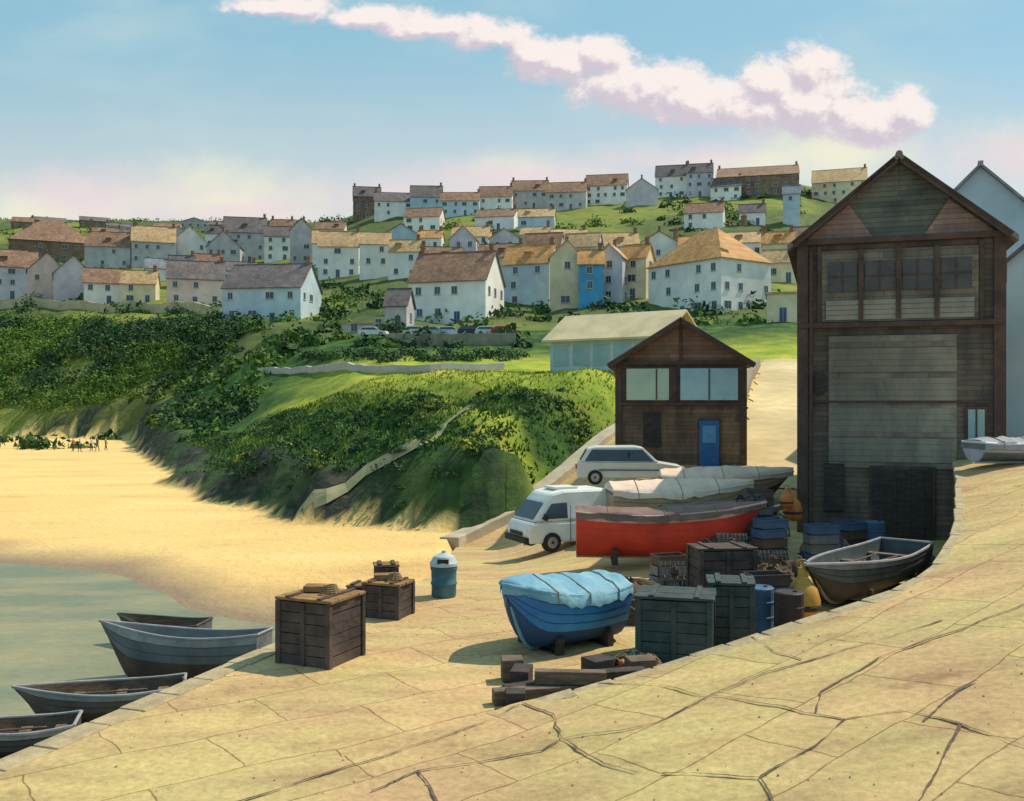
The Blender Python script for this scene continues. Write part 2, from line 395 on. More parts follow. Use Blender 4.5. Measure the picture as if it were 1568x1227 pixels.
for ln in LN:
    w=[onq(*p) for p in ln]; d=[]
    for a,c in zip(w[:-1],w[1:]):
        n=max(2,int(math.hypot(c[0]-a[0],c[1]-a[1])/.07))
        for k in range(n):
            t=k/n; x=a[0]+(c[0]-a[0])*t; y=a[1]+(c[1]-a[1])*t
            d.append((x+.07*noise.noise(Vector((x*1.6,y*1.6,5)))+.02*noise.noise(Vector((x*9,y*9,5))),y+.07*noise.noise(Vector((x*1.6,y*1.6,8)))+.02*noise.noise(Vector((x*9,y*9,9)))))
    G=[]
    for i,p in enumerate(d):
        q=d[min(i+1,len(d)-1)]; o=d[max(i-1,0)]; dx,dy=q[0]-o[0],q[1]-o[1]; l=math.hypot(dx,dy) or 1
        ww=max(.002,.011+.018*noise.noise(Vector((p[0]*2,p[1]*2,1)))+.006*noise.noise(Vector((p[0]*14,p[1]*14,1)))); nx,ny=-dy/l*ww,dx/l*ww
        G.append([(p[0]-nx,p[1]-ny,jz(p[0],p[1])+.022),(p[0]+nx,p[1]+ny,jz(p[0],p[1])+.022)])
    b.grid(G)
b.build('paving_joints',[JOINT])
b=MB()
for _ in range(900):
    X=random.uniform(-7,13); Y=random.uniform(5,24)
    if X<xl(Y)+.5: continue
    if X>0 and Y>lerp_tab(X,E_X,E_Y)-.3: z=2.4
    else: z=jz(X,Y)
    if z==2.4 and X>2: continue
    r=random.uniform(.005,.018)
    b.lathe([(r*.7,0),(r,r*.4),(r*.6,r*.9),(.0005,r)],5,0,(X,Y,z))
b.build('loose_pebbles',[mat('pebble',(.40,.33,.22),(.20,.17,.15),3,.9)])
# ------------------------------------------------------------------ water
def water_mat():
    m=bpy.data.materials.new('harbour_water'); m.use_nodes=True; nt=m.node_tree; N=nt.nodes; L=nt.links; b=N['Principled BSDF']
    b.inputs['Roughness'].default_value=.33; b.inputs['Specular IOR Level'].default_value=.3
    tc=N.new('ShaderNodeTexCoord'); mp=N.new('ShaderNodeMapping'); mp.inputs['Scale'].default_value=(.6,1.6,1); L.new(tc.outputs['Object'],mp.inputs[0])
    n=N.new('ShaderNodeTexNoise'); n.inputs['Scale'].default_value=2.2; n.inputs['Detail'].default_value=7; L.new(mp.outputs[0],n.inputs[0])
    bp=N.new('ShaderNodeBump'); bp.inputs['Strength'].default_value=.9; bp.inputs['Distance'].default_value=.16; L.new(n.outputs[0],bp.inputs['Height']); L.new(bp.outputs[0],b.inputs['Normal'])
    r=N.new('ShaderNodeValToRGB'); n2=N.new('ShaderNodeTexNoise'); n2.inputs['Scale'].default_value=.3; n2.inputs['Detail'].default_value=5; L.new(mp.outputs[0],n2.inputs[0]); L.new(n2.outputs[0],r.inputs[0])
    r.color_ramp.elements[0].color=(.31,.28,.16,1); r.color_ramp.elements[1].color=(.19,.215,.14,1); r.color_ramp.elements[0].position=.38; r.color_ramp.elements[1].position=.6
    L.new(r.outputs[0],b.inputs['Base Color']); return m
b=MB(); b.grid([[(x,y,0) for x in np.linspace(-500,-1.0,30)] for y in np.linspace(-80,150,20)])
b.build('water',[water_mat()])
# ------------------------------------------------------------------ lane
lane=[(10.5,40),(12.6,46),(15.5,57),(18.6,68),(21.6,79),(25,91),(28,102)]
def gz(x,y): return max(g(x,y),T(x,y)) 
strip('lane',lane,3.9,gz,.06,mat('lane_surface',(.70,.55,.28),(.54,.42,.23),.8,.9,.3,8,big=.2))
wall('lane_wall',[(10.6,47.5),(12.8,55),(15.9,67),(18.9,78),(22.6,90)],.4,.9,gz,mat('lane_wall_stone',(.34,.29,.22),(.2,.17,.14),2,.9,.6,8))
road=[ray(p,q,95)[:2] for p,q in((395,572),(470,570),(560,570),(660,569),(770,566))]
wall('cliff_top_wall',road,.5,.7,T,mat('pale_wall_stone',(.5,.46,.42),(.38,.36,.36),.8,.9),1)
w2=[ray(p,q,105)[:2] for p,q in((590,530),(690,530),(790,528))]
wall('garden_wall',w2,.6,1.6,T,mat('garden_wall_stone',(.36,.31,.22),(.2,.18,.13),.6,.9),2)
w3=[ray(p,q,150)[:2] for p,q in((0,474),(120,474),(230,480),(340,485))]
wall('promenade_wall',w3,.8,2.0,T,mat('promenade_stone',(.60,.49,.28),(.42,.34,.22),.4,.9),3)
strip('cliff_path',[ray(p,q,44)[:2] for p,q in((455,790),(500,762),(560,728),(600,705),(640,684),(680,655),(720,625))],.6,T,.14,mat('trodden_earth',(.40,.35,.22),(.20,.22,.10),1,.9))
# ------------------------------------------------------------------ houses
WALLC={'white':((.88,.84,.78),(.74,.72,.70)),'blue':((.54,.64,.70),(.42,.53,.61)),'cream':((.82,.69,.47),(.65,.54,.36)),'pink':((.78,.58,.52),(.64,.48,.44)),'grey':((.56,.52,.52),(.42,.40,.42)),'brown':((.28,.18,.12),(.15,.10,.08)),'lilac':((.70,.63,.67),(.54,.50,.55)),'brightblue':((.10,.38,.66),(.08,.3,.54))}
ROOFC={'slate':((.22,.18,.18),(.12,.11,.12)),'brown':((.38,.22,.14),(.21,.13,.095)),'orange':((.72,.38,.14),(.50,.26,.11)),'tan':((.66,.45,.23),(.45,.30,.17)),'cream':((.60,.5,.30),(.42,.35,.22)),'greyblue':((.30,.33,.38),(.2,.23,.28))}
def wm(k): return mat('render_'+k,*WALLC[k],.5,.85,.2,6,big=.2)
def rm(k): return mat('rooftiles_'+k,*ROOFC[k],.6,.8,.3,10,kind='roof',ks=(.5,.35),big=.2)
DOORM=mat('door_paint',(.08,.12,.22),(.05,.08,.16),2,.5)
def house_at(name,X,Y,Z,W,D,H,RH,yaw,roof='gable',wk='white',rk='slate',chim=1,win=True,wsz=(.95,1.25)):
    e=empty(name,(X,Y,Z),yaw)
    b=MB(); B=-3.5
    P=[(-W/2,-D/2),(W/2,-D/2),(W/2,D/2),(-W/2,D/2)]
    for i in range(4):
        p,q=P[i],P[(i+1)%4]
        b.poly([(*p,B),(*q,B),(*q,H),(*p,H)])
    if roof=='gable':
        b.poly([(W/2,-D/2,H),(W/2,D/2,H),(W/2,0,H+RH)]); b.poly([(-W/2,D/2,H),(-W/2,-D/2,H),(-W/2,0,H+RH)])
    else: b.poly([(*p,H) for p in P])
    b.build('walls',[wm(wk)],e)
    b=MB(); o=.3; sl=RH/(D/2); t=.16
    if roof=='gable':
        for s in(-1,1):
            a=[(-W/2-o,s*(D/2+o),H-sl*o+.02),(W/2+o,s*(D/2+o),H-sl*o+.02),(W/2+o,0,H+RH+.02),(-W/2-o,0,H+RH+.02)]
            c=[(x,y,z+t) for x,y,z in a]
            if s==1: a,c=[a[1],a[0],a[3],a[2]],[c[1],c[0],c[3],c[2]]
            b.poly(c); b.poly(a[::-1])
            for i in range(4):
                if i==2: continue
                b.poly([a[i],a[(i+1)%4],c[(i+1)%4],c[i]])
        b.box(0,0,H+RH+t+.03,W+2*o,.25,.14)
        if W>7 and win and random.random()<.35:
            xd=random.uniform(-W*.25,W*.25); zc=H+RH*.38; yd=-D/2+D*.17
            b.box(xd,yd+.5,zc+.2,1.5,1.4,1.2); b.box(xd,yd+.4,zc+.86,1.8,1.8,.12)
    elif roof=='hip':
        r=max(0,W/2-D/2); x,y=W/2+o,D/2+o; z0=H-.02; z1=H+RH
        c=[(-x,-y,z0),(x,-y,z0),(x,y,z0),(-x,y,z0)]
        b.poly([c[0],c[1],(r,0,z1),(-r,0,z1)]); b.poly([c[2],c[3],(-r,0,z1),(r,0,z1)])
        b.poly([c[1],c[2],(r,0,z1)]); b.poly([c[3],c[0],(-r,0,z1)]); b.poly(c[::-1])
        b.box(0,-y,z0-.05,2*x,.12,.14); b.box(x,0,z0-.05,.12,2*y-.13,.14); b.box(-x,0,z0-.05,.12,2*y-.13,.14)
    else:
        b.box(0,0,H+.12,W+.4,D+.4,.3)
    b.build('roof',[rm(rk)],e)
    if chim:
        b=MB()
        for i in range(chim):
            x=(W/2-.6)*(1 if i%2==0 else -1)
            b.box(x,.0,H+RH+.35,.8,.6,1.7); b.box(x,0,H+RH+1.25,.95,.75,.12)
            for k in(-.2,.2): b.tube((x+k,0,H+RH+1.3),(x+k,0,H+RH+1.7),.11,6,1)
        b.build('chimney',[mat('chimney_brick',(.30,.17,.11),(.18,.11,.08),2,.9),mat('chimney_pot',(.42,.2,.1),None,3,.8)],e)
    if win:
        b=MB(); nf=max(1,int(round(H/3.1))); fh=H/nf; far=Y>230
        for side in range(4):
            if side==2: continue
            LW,off=(W,D/2) if side%2==0 else (D,W/2)
            nc=max(1,int(LW/3.3)); 
            for fl in range(nf):
                for c in range(nc):
                    x=(c+.5)/nc*LW-LW/2+random.uniform(-.35,.35); zc=fl*fh+fh*.55; ww,wh=wsz; mm=0
                    if random.random()<(.35 if far else .15) : continue
                    if side!=0 and random.random()<.35: continue
                    if random.random()<.2: ww*=1.7
                    if fl==0 and side==0 and c==nc//2: zc=1.05; wh=2.1; mm=3; ww=.95
                    for (xx,zz,sx,sz,pr,m) in((x,zc,ww+.2,wh+.2,.05,1),(x,zc,ww,wh,.07,mm),(x,zc-wh/2-.14,ww+.4,.1,.14,2),(x,zc,.05,wh,.10,1)):
                        if side==0: b.box(xx,-off-pr/2,zz,sx,pr,sz,0,m)
                        elif side==1: b.box(off+pr/2,xx,zz,pr,sx,sz,0,m)
                        else: b.box(-off-pr/2,xx,zz,pr,sx,sz,0,m)
        if b.f: b.build('windows',[GLASS,FRAME,CONC,DOORM],e)
    return e
def house(name,px,py,wpx,hpx,rot=0,roof='gable',wk='white',rk='slate',chim=1,ymin=110,front=False,dr=.75,rr=.42):
    X,Y,Z=ray(px,py,ymin); s=Y/F*1.05; W=wpx*s; H=hpx*s; th=abs(R(rot))
    w=W/(math.cos(th)+dr*math.sin(th)); d=max(5,w*dr); 
    RH=min(H*rr,d*.55); h=H-RH
    yaw=-math.atan(X/Y)+R(rot)
    dist=d/2*math.cos(th)+w/2*math.sin(th)
    cx,cy=X+dist*X/Y*.8,Y+dist*.8
    if front: return house_at(name,cx,cy,Z-.2,d,w,h,min(H*rr,w*.5),yaw+math.pi/2,roof,wk,rk,chim)
    return house_at(name,cx,cy,Z-.2,w,d,h,RH,yaw,roof,wk,rk,chim)
H=house
H('harbour_villa',1085,482,184,138,-42,'hip','white','orange',2,130,rr=.40)
H('whitewashed_house',700,494,144,110,-20,'gable','white','brown',2,140)
H('whitewashed_house',815,470,86,94,-20,'gable','blue','orange',1,140)
H('whitewashed_house',868,472,50,96,0,'gable','cream','tan',1,140,front=True)
H('blue_house',905,470,36,86,0,'gable','brightblue','orange',1,150)
H('whitewashed_house',938,464,46,88,-15,'gable','lilac','tan',1,150,front=True)
H('whitewashed_house',976,457,48,82,-20,'gable','cream','orange',1,150)
H('cottage',612,502,38,60,-15,'gable','grey','slate',0,140)
H('cottage',560,507,70,20,0,'flat','grey','tan',0,140)
H('guest_house',418,494,146,92,-22,'gable','blue','slate',1,150)
H('pink_house',300,468,80,68,0,'gable','pink','slate',1,150)
H('cottage',215,464,54,50,-10,'gable','cream','tan',1,150)
H('cottage',165,466,64,54,0,'gable','white','brown',1,150)
H('gabled_house',112,464,52,64,0,'gable','lilac','slate',0,150,front=True)
H('gabled_house',72,460,52,66,0,'gable','pink','slate',1,150,front=True)
H('gabled_house',20,457,64,74,0,'gable','lilac','brown',1,150)
H('clubhouse',80,402,112,68,0,'hip','brown','brown',1,200,rr=.55)
def row(x0,x1,y0,y1,step,h,kinds,roofs,ymin,name='terraced_house',front=.25,rotr=14,gap=.25):
    x=x0
    while x<x1:
        t=(x-x0)/(x1-x0); w=step*random.uniform(.7,1.35)
        H(name,x+w/2,y0+(y1-y0)*t+random.uniform(-5,5),w*1.02,h*random.uniform(.85,1.25),random.uniform(-rotr,rotr*.3),'gable',random.choice(kinds),random.choice(roofs),random.choice([0,1,1,2]),ymin,front=random.random()<front)
        x+=w*(random.uniform(1.3,2.0) if random.random()<gap else 1)
cool=['white','white','blue','white','lilac','grey','blue']; warm=['white','cream','white','lilac','blue']; rf=['slate','greyblue','brown','tan']; rw=['tan','brown','orange','tan']
row(135,345,408,408,54,56,cool,rf,200)
row(345,520,404,404,50,56,cool,rf,200,gap=.1)
row(140,340,378,374,36,26,cool,['slate','brown'],260,gap=.5)
row(330,520,376,368,38,30,cool,['slate','brown'],280,gap=.4)
row(225,345,434,438,50,40,cool,['greyblue','brown','slate'],170,gap=.3)
row(490,690,422,434,54,60,['white','white','blue','cream'],['brown','greyblue','tan'],170,gap=.15)
row(500,700,386,382,44,34,cool,['brown','slate','tan'],220,gap=.35)
row(690,905,422,414,60,54,['cream','grey','lilac','white'],rw,170,gap=.12)
row(905,1215,407,394,60,44,warm,rw,180,gap=.2)
row(640,905,384,376,54,32,warm,rw,240,gap=.5)
row(620,840,358,352,54,34,['white','blue','white','lilac'],['slate','brown','tan'],300,front=.1,gap=.3)
row(1050,1195,350,342,50,36,['white','blue','grey','lilac'],['slate','brown'],300,front=.1,gap=.2)
row(575,1105,334,302,50,42,['white','white','blue','grey','lilac'],['slate','brown','brown'],370,front=.05,rotr=6,gap=.03)
row(20,330,352,352,40,15,['grey','brown'],['brown','slate'],420,'farmhouse',gap=.4)
H('manor_house',1160,308,116,52,0,'gable','brown','brown',2,380)
H('manor_house',1172,270,34,34,0,'hip','brown','orange',2,400)
H('old_chapel',562,332,40,46,0,'gable','brown','slate',2,380)
H('whitewashed_house',1212,345,24,60,0,'gable','blue','greyblue',0,250)
H('whitewashed_house',1200,492,48,70,0,'flat','cream','tan',0,130)
H('terraced_house',1285,312,76,56,0,'gable','cream','tan',1,300)
H('terraced_house',1195,432,48,50,0,'gable','cream','tan',1,180)
house_at('gabled_house',24.8,52,7,4.6,5,9.4,2.5,-R(24)+math.pi/2,'gable','blue','greyblue',0)
house_at('gabled_house',27.4,54,5,3.4,5,10.0,1.7,-R(28)+math.pi/2,'gable','grey','greyblue',0)
house_at('harbour_house',24.6,43,6,6.4,5.0,6.8,2.2,-R(28)+math.pi/2,'gable','blue','slate',1)
house_at('harbour_house',42,60,8,12,9,8,3,-R(30),'gable','white','slate',2)
# ------------------------------------------------------------------ sheds
SHING=mat('brown_weatherboard',(.24,.165,.11),(.11,.08,.065),1.4,.85,.5,10,stretch=(1.5,1.5,.5),kind='slate',ks=(3.1,.19),big=.35)
LOFT=mat('loft_slate_hanging',(.21,.16,.125),(.095,.08,.075),.9,.85,.5,10,stretch=(1.6,1.6,.5),kind='slate',ks=(.9,.16),big=.45)
PANEL=mat('loft_panel_boards',(.29,.245,.195),(.15,.13,.115),.9,.85,.5,10,stretch=(1.6,1.6,.6),kind='slate',ks=(2.6,.2),big=.35)
BEAM=mat('loft_beam',(.12,.07,.055),(.06,.042,.038),2,.8,.4,10)
GABLE=mat('loft_gable_boards',(.16,.17,.145),(.08,.09,.085),1.4,.85,.5,10,kind='slate',ks=(3,.16),big=.3)
PINKB=mat('loft_gable_corner',(.36,.235,.20),(.22,.16,.145),1.4,.85,.4,10,kind='slate',ks=(2,.16))
def loft():
    W,D,Hh,RH=6.0,12,9.35,2.45
    e=empty('net_loft',(12.0+1.9,30.5+5.75,2.66),-R(18))
    y=-D/2
    b=MB(); P=[(-W/2,-D/2),(W/2,-D/2),(W/2,D/2),(-W/2,D/2)]
    for i in range(4):
        p,q=P[i],P[(i+1)%4]; b.poly([(*p,-1),(*q,-1),(*q,Hh),(*p,Hh)])
    b.build('walls',[LOFT],e)
    b=MB(); b.poly([(-W/2,y,Hh),(W/2,y,Hh),(0,y,Hh+RH)]); b.poly([(W/2,-y,Hh),(-W/2,-y,Hh),(0,-y,Hh+RH)]); b.build('gable',[GABLE],e)
    b=MB()
    b.poly([(-2.75,y-.03,Hh+.12),(-.75,y-.03,Hh+.12),(-1.45,y-.03,Hh+1.18)]); b.poly([(.75,y-.03,Hh+.12),(2.75,y-.03,Hh+.12),(1.45,y-.03,Hh+1.18)])
    b.build('gable_panels',[PINKB],e)
    b=MB(); o=.32; sl=RH/(W/2); t=.18
    for s in(-1,1):
        a=[(s*(W/2+o),y-.4,Hh-sl*o+.02),(s*(W/2+o),-y+.3,Hh-sl*o+.02),(0,-y+.3,Hh+RH+.02),(0,y-.4,Hh+RH+.02)]
        c=[(p[0],p[1],p[2]+t) for p in a]
        if s==-1: a=a[::-1]; c=c[::-1]
        b.poly(c); b.poly(a[::-1])
        for i in range(4): b.poly([a[i],a[(i+1)%4],c[(i+1)%4],c[i]])
    b.tube((0,y-.42,Hh+RH+.14),(0,-y+.3,Hh+RH+.14),.11,8)
    b.build('roof',[mat('loft_roof_slate',(.24,.20,.19),(.13,.12,.13),1,.8,.4,10)],e)
    b=MB()
    for x in(-2.86,2.86): b.box(x,y-.05,4.6,.34,.14,9.4)
    b.box(0,y-.075,Hh+.03,W+.3,.2,.18); b.box(0,y-.065,6.72,W-.1,.17,.16); b.box(0,y-.06,4.3,5.2,.06,.08)
    b.box(-2.35,y-.04,8.0,.12,.1,2.5); b.box(2.35,y-.04,8.0,.12,.1,2.5)
    for s in(-1,1):
        a=math.atan(sl); b.box(s*W/4+s*.12,y-.36,Hh+RH/2-.04,3.95,.08,.22,0,0,-s*a)
    b.tube((-2.6,y-.16,.3),(-2.6,y-.16,9.1),.05,8)
    b.build('timber_frame',[BEAM],e,bevel=.01)
    b=MB()
    b.box(0,y-.03,7.95,4.56,.07,2.25,0,0)
    b.box(-.2,y-.025,4.3,3.74,.06,4.16,0,6)
    for i in range(22): b.box(-.2+random.uniform(-.02,.02),y-.045-random.uniform(0,.012),2.32+i*.188,3.7+random.uniform(-.04,.04),.04,.18,0,6 if (i%5) else 0)
    for i in range(4): b.box(0,y-.085-.006*i,6.96+i*.155,4.3,.03,.145,0,3)
    for x in(-1.65,-.55,.55,1.65):
        b.box(x,y-.08,8.25,.86,.05,.95,0,1); b.box(x,y-.10,8.25,.06,.05,.95,0,2); b.box(x,y-.095,8.25,.86,.05,.06,0,2)
    for x in(-1.1,0,1.1): b.box(x,y-.12,8.0,.14,.08,2.2,0,2)
    b.box(2.2,y-.06,3.6,.62,.1,1.1,0,2); b.box(2.2,y-.09,3.6,.46,.1,.94,0,4); b.box(2.2,y-.12,3.6,.05,.08,.94,0,2)
    b.box(.1,y-.06,1.15,1.9,.12,2.3,0,2); b.box(.1,y-.10,1.12,1.7,.1,2.16,0,5)
    for x in(-.6,-.2,.2,.6): b.box(x+.1,y-.16,1.12,.03,.03,2.1,0,2)
    b.box(-1.9,y-.06,1.6,.6,.1,1.5,0,5); b.box(-2.35,y-.05,4.9,.3,.1,.7,0,5)
    b.build('front_panels',[PANEL,GLASSD,BEAM,mat('loft_grey_boards',(.34,.31,.25),(.22,.2,.17),1,.8,.4,10),GLASSL,WOODD,mat('loft_lower_boards',(.30,.265,.205),(.16,.145,.125),.8,.85,.4,12,stretch=(1.6,1.6,.6),big=.35)],e,bevel=.006)
loft()
def shed():
    W,D,Hh,RH=5.9,8,5.05,1.85
    e=empty('fishermans_shed',(7.7+.65,45.3+4,3.75),-R(8)); y=-D/2
    b=MB(); P=[(-W/2,-D/2),(W/2,-D/2),(W/2,D/2),(-W/2,D/2)]
    for i in range(4):
        p,q=P[i],P[(i+1)%4]; b.poly([(*p,-1.5),(*q,-1.5),(*q,Hh),(*p,Hh)])
    b.build('walls',[SHING],e)
    b=MB(); b.poly([(-W/2,y,Hh),(W/2,y,Hh),(0,y,Hh+RH)]); b.poly([(W/2,-y,Hh),(-W/2,-y,Hh),(0,-y,Hh+RH)]); b.build('gable',[mat('shed_gable_boards',(.32,.18,.12),(.2,.12,.085),1.5,.8,.4,10,kind='slate',ks=(3,.2))],e)
    b=MB(); o=.4; sl=RH/(W/2); t=.16
    for s in(-1,1):
        a=[(s*(W/2+o),y-.5,Hh-sl*o+.02),(s*(W/2+o),-y+.3,Hh-sl*o+.02),(0,-y+.3,Hh+RH+.02),(0,y-.5,Hh+RH+.02)]
        c=[(p[0],p[1],p[2]+t) for p in a]
        if s==-1: a=a[::-1]; c=c[::-1]
        b.poly(c); b.poly(a[::-1])
        for i in range(4): b.poly([a[i],a[(i+1)%4],c[(i+1)%4],c[i]])
    b.build('roof',[mat('shed_roof',(.40,.28,.19),(.24,.17,.13),1,.8,.4,10)],e)
    b=MB()
    for x in(-2.85,2.85): b.box(x,y-.06,2.4,.3,.14,5.3)
    b.box(0,y-.07,Hh-.05,W+.1,.16,.18); b.box(0,y-.06,3.1,5.4,.12,.14)
    for s in(-1,1): b.box(s*W/4+s*.15,y-.47,Hh+RH/2-.08,4.0,.07,.24,0,0,-s*math.atan(sl))
    b.box(0,y-.05,Hh+.9,.12,.1,1.7)
    b.build('timber_frame',[BEAM],e,bevel=.01)
    b=MB()
    b.box(-1.35,y-.05,4.0,2.35,.1,1.62,0,1); b.box(1.35,y-.05,4.0,2.75,.1,1.62,0,1)
    b.box(-1.5,y-.09,4.0,1.95,.06,1.46,0,0); b.box(1.3,y-.09,4.0,2.6,.06,1.46,0,4)
    for x in(-1.1,1.3): b.box(x,y-.13,4.0,.06,.06,1.42,0,1)
    b.box(1.3,y-.05,1.25,1.05,.1,2.3,0,1); b.box(1.3,y-.09,1.22,.88,.06,2.2,0,3); b.box(1.3,y-.13,1.7,.6,.05,.8,0,2)
    b.box(-1.3,y-.05,1.9,.8,.08,1.6,0,5)
    b.build('windows',[mat('shed_glass_green',(.52,.62,.48),(.40,.52,.42),.9,.3),BEAM,mat('door_blue_light',(.10,.32,.62),None,2,.5),BLUEP,mat('shed_glass_blue',(.42,.60,.66),(.30,.50,.57),.9,.25),WOODD],e,bevel=.006)
shed()
def rearshed():
    e=empty('boathouse',(8.9,78,8.7),-R(34)); W,D,Hh,RH=9.8,6.4,3.2,1.9; y=-D/2
    b=MB(); P=[(-W/2,-D/2),(W/2,-D/2),(W/2,D/2),(-W/2,D/2)]
    for i in range(4):
        p,q=P[i],P[(i+1)%4]; b.poly([(*p,-3),(*q,-3),(*q,Hh),(*p,Hh)],0 if i!=1 else 1)
    b.poly([(W/2,-D/2,Hh),(W/2,D/2,Hh),(W/2,0,Hh+RH)],1); b.poly([(-W/2,D/2,Hh),(-W/2,-D/2,Hh),(-W/2,0,Hh+RH)],1)
    b.build('walls',[wm('blue'),mat('boathouse_boards',(.28,.19,.12),(.17,.12,.08),1,.8)],e)
    b=MB(); o=.5; sl=RH/(D/2); t=.16
    for s in(-1,1):
        a=[(-W/2-o,s*(D/2+o),Hh-sl*o+.02),(W/2+o,s*(D/2+o),Hh-sl*o+.02),(W/2+o,0,Hh+RH+.02),(-W/2-o,0,Hh+RH+.02)]
        c=[(p[0],p[1],p[2]+t) for p in a]
        if s==1: a,c=[a[1],a[0],a[3],a[2]],[c[1],c[0],c[3],c[2]]
        b.poly(c); b.poly(a[::-1])
        for i in range(4): b.poly([a[i],a[(i+1)%4],c[(i+1)%4],c[i]])
    b.build('roof',[mat('boathouse_roof',(.62,.52,.32),(.46,.38,.24),.5,.8,.3,6)],e)
    b=MB()
    for i in range(5):
        x=-W/2+1+i*1.8; b.box(x,y-.04,1.9,1.5,.08,1.7,0,0); b.box(x,y-.08,1.9,1.36,.04,1.56,0,1)
    b.build('windows',[FRAME,GLASSL],e)
rearshed()
# ------------------------------------------------------------------ vegetation masses
def mesh_np(name,v,k,mt):
    nf=len(v)//k; me=bpy.data.meshes.new(name); me.vertices.add(len(v)); me.vertices.foreach_set('co',v.astype(np.float32).ravel())
    me.loops.add(nf*k); me.loops.foreach_set('vertex_index',np.arange(nf*k,dtype=np.int32)); me.polygons.add(nf)
    me.polygons.foreach_set('loop_start',np.arange(0,nf*k,k,dtype=np.int32)); me.polygons.foreach_set('loop_total',np.full(nf,k,dtype=np.int32))
    me.update(calc_edges=True); me.materials.append(mt); o=bpy.data.objects.new(name,me); bpy.context.collection.objects.link(o); return o
def leafmass(name,blobs,per,leaf,mt,flat=.5):
    allv=[]
    for (x,y,z,r,h) in blobs:
        k=int(per*random.uniform(.8,1.2))
        d=rng.normal(size=(k,3)); d/=np.linalg.norm(d,axis=1)[:,None]; d[:,2]=np.abs(d[:,2])*1.0-.12
        lump=1+.35*np.sin(d[:,0]*5+x)*np.cos(d[:,1]*4+y)+.15*np.sin(d[:,2]*9+x*y)
        rad=(rng.random(k)**.3)*lump
        c=np.array([x,y,z])+d*rad[:,None]*np.array([r,r,h])
        a=rng.normal(size=(k,3)); a-= d*(a*d).sum(1)[:,None]*.6; a/=np.linalg.norm(a,axis=1)[:,None]
        bb=np.cross(a,d+rng.normal(size=(k,3))*.45); bb/=np.maximum(1e-6,np.linalg.norm(bb,axis=1))[:,None]
        s=leaf*rng.uniform(.5,1.2,size=k)[:,None]
        q=np.stack([c-a*s,c-bb*s*flat,c+a*s,c+bb*s*flat],1); allv.append(q.reshape(-1,3))
    return mesh_np(name,np.concatenate(allv),4,mt)
LEAFD=mat('scrub_foliage_dark',(.055,.12,.028),(.016,.05,.026),.22,.7,c3=(.15,.21,.04),spec=.2)
LEAFM=mat('scrub_foliage_mid',(.14,.22,.03),(.05,.12,.025),.25,.8,c3=(.34,.32,.05),spec=.2)
LEAFY=mat('gorse_foliage',(.36,.36,.04),(.17,.23,.03),.5,.8,c3=(.60,.48,.06),spec=.2)
bl=[]; by=[]
while len(bl)<290:
    px=random.uniform(-60,390); Y=random.uniform(168,232); u=(px-784)/F; X=u*Y
    if not inside(X,Y) or cdist(X,Y)<4.5: continue
    py=613-(T(X,Y)-7)/Y*F
    if py<492: continue
    r=random.uniform(1.4,4.2); (bl if noise.noise(Vector((X*.035,Y*.05,30)))<.06 else by).append((X,Y,T(X,Y)-.3,r,r*.8))
c=0
while c<260:
    c+=1; px=random.uniform(190,430); Y=random.uniform(100,168); X=(px-784)/F*Y
    if not inside(X,Y) or cdist(X,Y)<3 or noise.noise(Vector((X*.06,Y*.04,31)))<-.05: continue
    r=random.uniform(.9,2.4); (bl if random.random()<.5 else by).append((X,Y,T(X,Y)-.3,r,r*.7))
leafmass('hillside_scrub',bl,135,.40,LEAFD); leafmass('gorse_bushes',by,130,.36,LEAFM)
bl=[]; by=[]; c=0
while len(bl)<460 and c<20000:
    c+=1
    Y=random.uniform(48,100); X=random.uniform(-46,8)
    if not inside(X,Y) or (X-xl(Y)>-1.2): continue
    d=cdist(X,Y)
    if d<2.0 and X<-8: continue
    if d<.9: continue
    n=noise.noise(Vector((X*.12+Y*.08,Y*.05,2)))
    if d>15 and (n<.3 or random.random()<.6): continue
    if d<=15 and n<(-.03 if X<-10 else -.25): continue
    r=random.uniform(.35,1.1)*(1.0 if d<15 else .5)
    (by if random.random()<(.07 if d<15 else .7) else bl).append((X,Y,T(X,Y)-.15,r,r*.55))
leafmass('headland_scrub',bl,105,.15,LEAFD); leafmass('headland_gorse',by,110,.14,LEAFY)
def grass(name,n,region,h,mt,test):
    P=[]; c=0
    while len(P)<n and c<n*8:
        c+=1; x,y=region()
        if not inside(x,y) or x-xl(y)>-.8: continue
        if not test(cdist(x,y),x,y): continue
        P.append((x,y,T(x,y)))
    P=np.array(P); k=len(P); a=rng.uniform(0,math.pi,k); hh=rng.uniform(.4,1.2,k)*h; w=hh*.4
    dx=np.cos(a)*w; dy=np.sin(a)*w; lean=rng.normal(size=(k,2))*h*.4
    v=np.stack([np.stack([P[:,0]-dx,P[:,1]-dy,P[:,2]-.05],1),np.stack([P[:,0]+dx,P[:,1]+dy,P[:,2]-.05],1),np.stack([P[:,0]+lean[:,0],P[:,1]+lean[:,1],P[:,2]+hh],1)],1).reshape(-1,3)
    mesh_np(name,v,3,mt)
grass('headland_grass',11000,lambda:(random.uniform(-44,9),random.uniform(48,98)),.28,LEAFM,lambda d,x,y:3<d<16)
grass('meadow_grass',9000,lambda:(random.uniform(-44,9),random.uniform(58,100)),.2,LEAFY,lambda d,x,y:d>12)
bl=[];by=[]
for _ in range(380):
    px=random.uniform(-40,1240); Y=random.uniform(125,470); X=(px-784)/F*Y
    r=random.uniform(1.2,3.2)*(1+Y/600); (bl if random.random()<.6 else by).append((X,Y,T(X,Y)-.3,r,r*.8))
